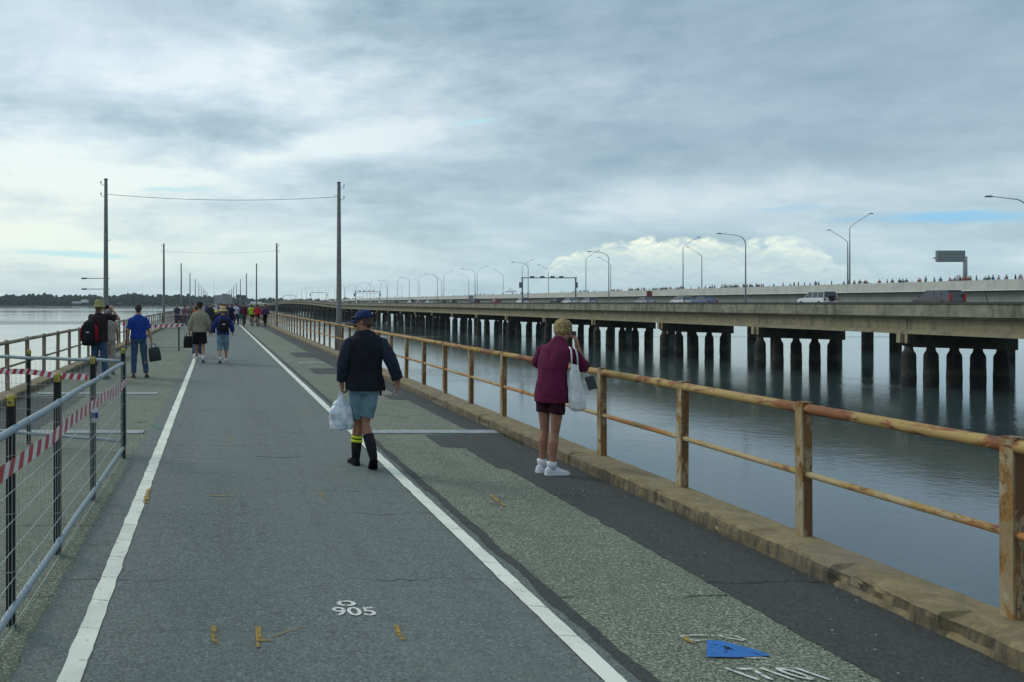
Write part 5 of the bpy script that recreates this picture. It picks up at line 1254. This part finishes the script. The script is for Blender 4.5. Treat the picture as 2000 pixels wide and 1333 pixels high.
# ---------------------------------------------------------------- temporary barriers with tape
def barrier(p0, p1, posts, label, z1=1.09, z0=.12, mesh=True, panel=True):
    p0, p1 = Vector((*p0, 0)), Vector((*p1, 0)); d = (p1 - p0); Ln = d.length; d.normalize()
    t = thing('barrier_fence', label, 'barrier', p0, 0)
    q = lambda s, z, off=0: (d.x * s - d.y * off, d.y * s + d.x * off, z)
    for z, r, nm in ((z1, .021, 'top_tube'), (z0, .021, 'bottom_tube')):
        mb = MB().tube([q(s * Ln / 14, z + .004 * math.sin(s * 1.7)) for s in range(15)], r, 12)
        for s in range(1, int(Ln / .9)): mb.tube([q(s * .9, z), q(s * .9 + .05, z)], r + .0035, 12)
        mb.build(nm, M['tube'], t, smooth=True)
    MB().tube([q(Ln, z0), q(Ln, z1)], .018, 10).build('end_tube', M['tube'], t, smooth=True)
    if mesh:
        w = MB()
        for z in (.28, .44, .60, .76, .92): w.tube([q(s * Ln / 20, z + .010 * mnoise.noise(Vector((s * .4, z * 5, p0.y)))) for s in range(21)], .0022, 5, caps=False)
        w.tube([q(s * Ln / 20, .02 + .01 * mnoise.noise(Vector((s * .4, 1, p0.y)))) for s in range(21)], .0022, 5, caps=False)
        n = int(Ln / .075)
        for i in range(n + 1): w.tube([q(i * .075, .02), q(i * .075, z1)], .0016, 4, caps=False)
        w.build('wire_mesh', M['wire'], t)
    for s, off, hh in posts:
        a = q(s, 0, off)
        # Y-section picket
        mb = MB()
        for ang in (90, 210, 330):
            c, sn = math.cos(R(ang)), math.sin(R(ang)); mb.obox((a[0] + c * .014, a[1] + sn * .014, hh / 2 + .0), (c * .016, sn * .016, 0), (-sn * .004, c * .004, 0), (0, 0, hh / 2))
        po = mb.build('picket', M['black_post'], t)
        MB().loft([(a[0], a[1], hh - .045, .022, .022), (a[0], a[1], hh - .04, .026, .026), (a[0], a[1], hh + .008, .025, .025), (a[0], a[1], hh + .018, .017, .017)], 16, pw=3).build('cap', M['yellow_cap'], po, smooth=False)
        h2 = MB().box(a[0] - .012, a[0] + .004, a[1] - .0285, a[1] - .025, hh - .026, hh - .018); h2.build('cap_slot', M['black_post'], po)
        tie = MB()
        for zz in (.28, .60, .92): tie.tube([(a[0] + .03 * math.cos(k), a[1] + .03 * math.sin(k), zz + .004 * k) for k in range(7)], .002, 4)
        tie.build('wire_tie', M['wire'], po)
    return t
d0 = Vector((-1.12, 1.9, 0)); d1 = Vector((-1.07, 9.30, 0))
along = lambda y: (y - 1.9) / (9.30 - 1.9) * (d1 - d0).length
barrier(d0[:2], d1[:2], [(along(4.40), -.03 + .06, 1.255), (along(5.64), .03, 1.265), (along(7.19), .03, 1.275), (along(9.14), .0, 1.245)], 'wire mesh barrier of grey tube and yellow-capped pickets running along the path')
barrier((-3.50, 10.55), (-1.10, 9.45), [(1.23, .03, 1.17)], 'shorter wire mesh barrier crossing from the left kerb to the path', z0=.14)
barrier((-3.55, 30.5), (-1.2, 29.6), [(.1, 0, 1.1), (2.3, 0, 1.1)], 'distant barrier across the left side behind the blue polo man', z1=1.0, mesh=True)
barrier((-3.6, 52), (-1.6, 52), [(.1, 0, 1.1), (1.9, 0, 1.1)], 'farthest barrier across the left side near the crowd', z1=1.0, mesh=True)
def tape(pts, w, label, pitch=.075, seed=0.0):
    mb = MB(); P_ = [Vector(p) for p in pts]
    L_ = [0]
    for a, b in zip(P_, P_[1:]): L_.append(L_[-1] + (b - a).length)
    def at(s):
        s = max(0, min(L_[-1] - 1e-6, s))
        for i in range(len(P_) - 1):
            if s <= L_[i + 1]: return P_[i] + (P_[i + 1] - P_[i]) * ((s - L_[i]) / (L_[i + 1] - L_[i]))
        return P_[-1]
    s = 0; k = 0
    while s < L_[-1]:
        e = min(s + pitch / 2, L_[-1]); sub = 1
        a, b = at(s), at(e); tw = lambda v: Vector((0.012 * mnoise.noise(Vector((v * 2.2, seed, 0))), 0.02 * mnoise.noise(Vector((v * 2.2, seed, 4))), 0))
        sk = w * .55
        a2, b2 = at(s + sk), at(e + sk)
        za = .012 * mnoise.noise(Vector((s * 3, seed, 9)))
        mb.cur = k % 2
        mb.add([a + Vector((0, 0, -w / 2)) + tw(s), b + Vector((0, 0, -w / 2)) + tw(e), b2 + Vector((0, 0, w / 2)) - tw(e), a2 + Vector((0, 0, w / 2)) - tw(s)], [(0, 1, 2, 3)])
        s = e; k += 1
    return tag(mb.build('barrier_tape', [M['tape_red'], M['tape_white']]), label, 'tape')
tape([(-1.05, 2.0, .98), (-1.045, 4.40, .935), (-1.035, 5.0, .925), (-1.03, 5.64, .945), (-1.03, 6.4, .93), (-1.02, 7.19, .93), (-1.02, 8.2, .87), (-1.02, 9.12, .90)], .085, 'red and white striped tape drooping along the long mesh barrier', .20)
tape([(-3.5, 10.50, .93), (-2.9, 10.25, .90), (-2.36, 9.98, .92), (-1.9, 9.75, .885), (-1.55, 9.6, .885)], .07, 'red and white tape stretched across the shorter mesh barrier', .11, 3)
tape([(-3.6, 30.4, .97), (-3.0, 30.1, .95), (-2.2, 29.9, .90), (-1.3, 29.55, .95)], .11, 'distant red and white tape strung behind the blue polo man', .22, 6)
t = thing('bottle', 'small bottle with red cap tied to a picket of the long barrier', 'bottle', (-1.15 + .06, 7.13, .80))
MB().loft([(0, 0, -.09, .028, .028), (0, 0, .03, .03, .03), (0, 0, .06, .013, .013), (0, 0, .075, .013, .013)], 12).build('bottle_body', WHT, t, smooth=True); MB().tube([(0, 0, .075), (0, 0, .095)], .015, 10).build('bottle_cap', M['tape_red'], t)
MB().tube([(0, 0, -.05), (0, 0, 0)], .031, 12).build('bottle_label', mat('label_blue', (.03, .05, .2)), t)

# ---------------------------------------------------------------- far shore
random.seed(31)
land = MB(); n = 90; x0, x1 = -2600, 2600; vs = []
def shore(x): return 2720 + 60 * mnoise.noise(Vector((x * .0015, 0, 0))) + 0.00001 * x * x
def hill(x): return 5 + 7 * max(0, mnoise.noise(Vector((x * .0023, 4, 0))) + .5) * (1.0 if x < 60 else .55)
for i in range(n + 1):
    x = x0 + (x1 - x0) * i / n; s = shore(x)
    vs += [(x, s, WATER - .5), (x, s + 6, WATER + 1.2), (x, s + 120, WATER + hill(x)), (x, s + 900, WATER + hill(x) * 1.3)]
land.add(vs, [(4 * i + j, 4 * i + 4 + j, 4 * i + 5 + j, 4 * i + 1 + j) for i in range(n) for j in range(3)])
struct('far_shore', land, mat('shore_ground', (.06, .065, .04), .9, var=(.10, .10, .07), scale=.02), smooth=True)
tm, tn, tb = newmat('far_foliage')
tcn = tn.new('ShaderNodeNewGeometry').outputs['Position']
tf = tn.noise(tcn, .16, 6, .7)
tn.put(tb.inputs['Base Color'], tn.ramp(tf, (.35, (.012, .02, .012)), (.5, (.024, .038, .02)), (.66, (.045, .062, .034)))); tb.inputs['Roughness'].default_value = .95; tb.inputs['Specular IOR Level'].default_value = .1
ICO = bmesh.new(); bmesh.ops.create_icosphere(ICO, subdivisions=2, radius=1.0); ico_v = [v.co.copy() for v in ICO.verts]; ico_f = [[v.index for v in f.verts] for f in ICO.faces]; ICO.free()
def crown(mb, x, y, z, r, h, seed):
    vs = []
    for v in ico_v:
        k = 1 + .45 * mnoise.noise(v * 1.6 + Vector((seed, 0, 0))) + .30 * mnoise.noise(v * 4.5 + Vector((0, seed, 0)))
        vs.append((x + v.x * r * k, y + v.y * r * k, z + v.z * h * k))
    mb.add(vs, ico_f)
wood = MB()
for i in range(1500):
    x = random.uniform(-1500, 900); dep = random.random() ** 1.4 * 130; y = shore(x) + 8 + dep
    hgt = (random.uniform(11, 19) if x < 60 else random.uniform(6, 11)) * (0.75 + .5 * (mnoise.noise(Vector((x * .012, 9, 0))) + .35))
    base = WATER + min(hill(x), hill(x) * dep / 110)
    r = random.uniform(6, 12)
    crown(wood, x, y, base + hgt * .98 + 1, r, hgt * .80, i * 1.7)
    if random.random() < .7: crown(wood, x + random.uniform(-8, 8), y - 3, base + 3.5, r * .9, 5.5, i * 2.3)
tag(wood.build('woodland', tm), 'dark green woodland massed along the far shore', 'woodland', kind='stuff')
# trees one can tell apart above the wood
def far_tree(px, d, top, w, label, conifer=False):
    x = px2x(px, d); t = thing('tree', label, 'tree', (x, d, WATER + 6)); H_ = top - (WATER + 6)
    MB().tube([(0, 0, -3), (0, 0, H_ * .7)], [.5, .2], 6).build('trunk', mat('bark', (.06, .045, .035)), t)
    mb = MB()
    if conifer:
        for k in range(7): f = k / 6; crown(mb, 0, 0, H_ * (.30 + .66 * f), w * (1 - f * .85), H_ * .06 + .6, k * 3.1)
    else:
        for k in range(9): crown(mb, random.uniform(-w, w), random.uniform(-w, w) * .6, H_ * random.uniform(.55, .9), w * .5, H_ * .16, k * 1.9 + px)
    mb.build('crown', tm, t)
far_tree(278, 2740, EYE + 34, 5, 'tall conifer poking above the woodland right of the blue polo man', True)
far_tree(62, 2740, EYE + 31, 9, 'round tree rising above the woodland at far left')
far_tree(345, 2740, EYE + 29, 9, 'round tree rising above the woodland left of the pole')
far_tree(478, 2700, EYE + 24, 9, 'round tree above the shore right of the crane')
far_tree(508, 2700, EYE + 18, 5, 'narrow tree above the shore left of the bridge end', True)
far_tree(470, 2690, EYE + 27, 12, 'broad tree beside the pale apartment block')
far_tree(395, 2720, EYE + 26, 12, 'broad tree left of the pale apartment block')
# houses on the shore
def house(px, d, w, h, z, col, label):
    t = thing('house', label, 'house', (px2x(px, d), d, z))
    MB().box(-w / 2, w / 2, 0, 9, -3, h).build('wall', mat('house_wall', col, .8), t)
    MB().rings([[(-w / 2 - .6, -.7, h + .01), (w / 2 + .6, -.7, h + .01), (w / 2 + .6, 9.7, h + .01), (-w / 2 - .6, 9.7, h + .01)], [(-w / 2 + 3, 4, h + 2.4), (w / 2 - 3, 4, h + 2.4), (w / 2 - 3, 5, h + 2.4), (-w / 2 + 3, 5, h + 2.4)]]).build('roof', mat('house_roof', (.55, .57, .58), .6), t)
    for k in range(4):
        x = -w / 2 + w * (k + .5) / 4; MB().box(x - 1, x + 1, -.05, .03, .9, h - .6).build('window', M['glass'], t)
house(165, 2680, 24, 4, WATER + 13, (.6, .6, .6), 'white house low among the trees left of the bucket hat')
house(150, 2690, 34, 3, WATER + 8, (.25, .26, .27), 'long grey house at the waterline below the white house')
house(234, 2690, 14, 3.5, WATER + 9, (.5, .5, .5), 'small pale house among the trees behind the blue polo man')
house(500, 2600, 38, 3, WATER + 7, (.6, .6, .58), 'long white building on the shore near the bridge end')
house(187, 2700, 10, 3, WATER + 12, (.5, .5, .5), 'tiny white house beside the left pole')
# apartment block
t = thing('apartment_building', 'pale apartment block with rows of balconies at the far end of the bridge', 'building', (px2x(436, 2640), 2640, WATER + 5))
for x0_, x1_, h_, col in ((-30, -6, 29, (.30, .31, .32)), (-5.9, 14, 34, (.36, .36, .35)), (14.1, 30, 31, (.32, .33, .33))):
    w_ = MB().box(x0_, x1_, 0, 14, 0, h_).build('wall', mat('apartment_wall', col, .8), t)
    MB().box(x0_ - .4, x1_ + .4 - .5, -.4, 14.4, h_ + .01, h_ + .8).build('roof', mat('apartment_roof', (.2, .2, .21), .8), t)
    for f_ in range(int(h_ / 3.3)):
        MB().box(x0_ + 1, x1_ - 1, -1.4, -.01, f_ * 3.3 + 1.0, f_ * 3.3 + 2.1).build('balcony', mat('balcony', (.42, .42, .41), .8), w_)
        MB().box(x0_ + 1, x1_ - 1, -.05, .02, f_ * 3.3 + 2.15, f_ * 3.3 + 3.9).build('window', M['glass'], w_)
# crane and mast
cx, cy = px2x(452, 2500), 2500
t = thing('crane', 'tall luffing crane with slanted boom beside the apartment block', 'crane', (cx, cy, WATER + 4))
mb = MB()
for k in range(12):
    a = k * 2.6; mb.tube([(-1, 0, a), (1, 0, a + 2.6)], .14, 4)
for sx in (-1, 1): mb.tube([(sx, 0, 0), (sx, 0, 31)], .22, 4)
mb.build('mast', M['lamp_pole'], t)
mb = MB()
bx, bz = px2x(459.5, 2500) - cx, 0
tipz = EYE + (592 - 559) / F * 2500 - (WATER + 4)
for s in (0, 1.6): mb.tube([(-6 + s, 0, 22), (bx, 0, tipz)], .25, 4)
for k in range(10): f = k / 10; mb.tube([(-6 + (bx + 6) * f, 0, 22 + (tipz - 22) * f), (-4.4 + (bx + 4.4) * (f + .1), 0, 22 + (tipz - 22) * (f + .1))], .12, 4)
mb.build('boom', M['lamp_pole'], t)
MB().box(-10, -5, -1.5, 1.5, 19, 22.5).build('cab', mat('crane_red', (.35, .06, .05), .6), t)
t = thing('radio_mast', 'thin radio mast rising far beyond the crowd', 'mast', (px2x(418, 2750), 2750, WATER + 8))
MB().tube([(0, 0, 0), (0, 0, 82)], [.8, .35], 6).build('mast', M['lamp_pole'], t)

# ---------------------------------------------------------------- haze
hb = MB().box(-3900, 4900, -390, 4900, WATER - 1.0, 95.0)
hm_ = bpy.data.materials.new('haze_air'); hm_.use_nodes = True; hnt = hm_.node_tree
for nn in list(hnt.nodes):
    if nn.type == 'BSDF_PRINCIPLED': hnt.nodes.remove(nn)
pv = hnt.nodes.new('ShaderNodeVolumePrincipled'); pv.inputs['Color'].default_value = (.80, .88, .93, 1); pv.inputs['Density'].default_value = HAZE
hnt.links.new(pv.outputs[0], [q for q in hnt.nodes if q.type == 'OUTPUT_MATERIAL'][0].inputs['Volume'])
ho = hb.build('haze', hm_); tag(ho, 'pale sea air over the bay', 'haze', kind='stuff')
sc.cycles.volume_bounces = 1; sc.cycles.max_bounces = 8
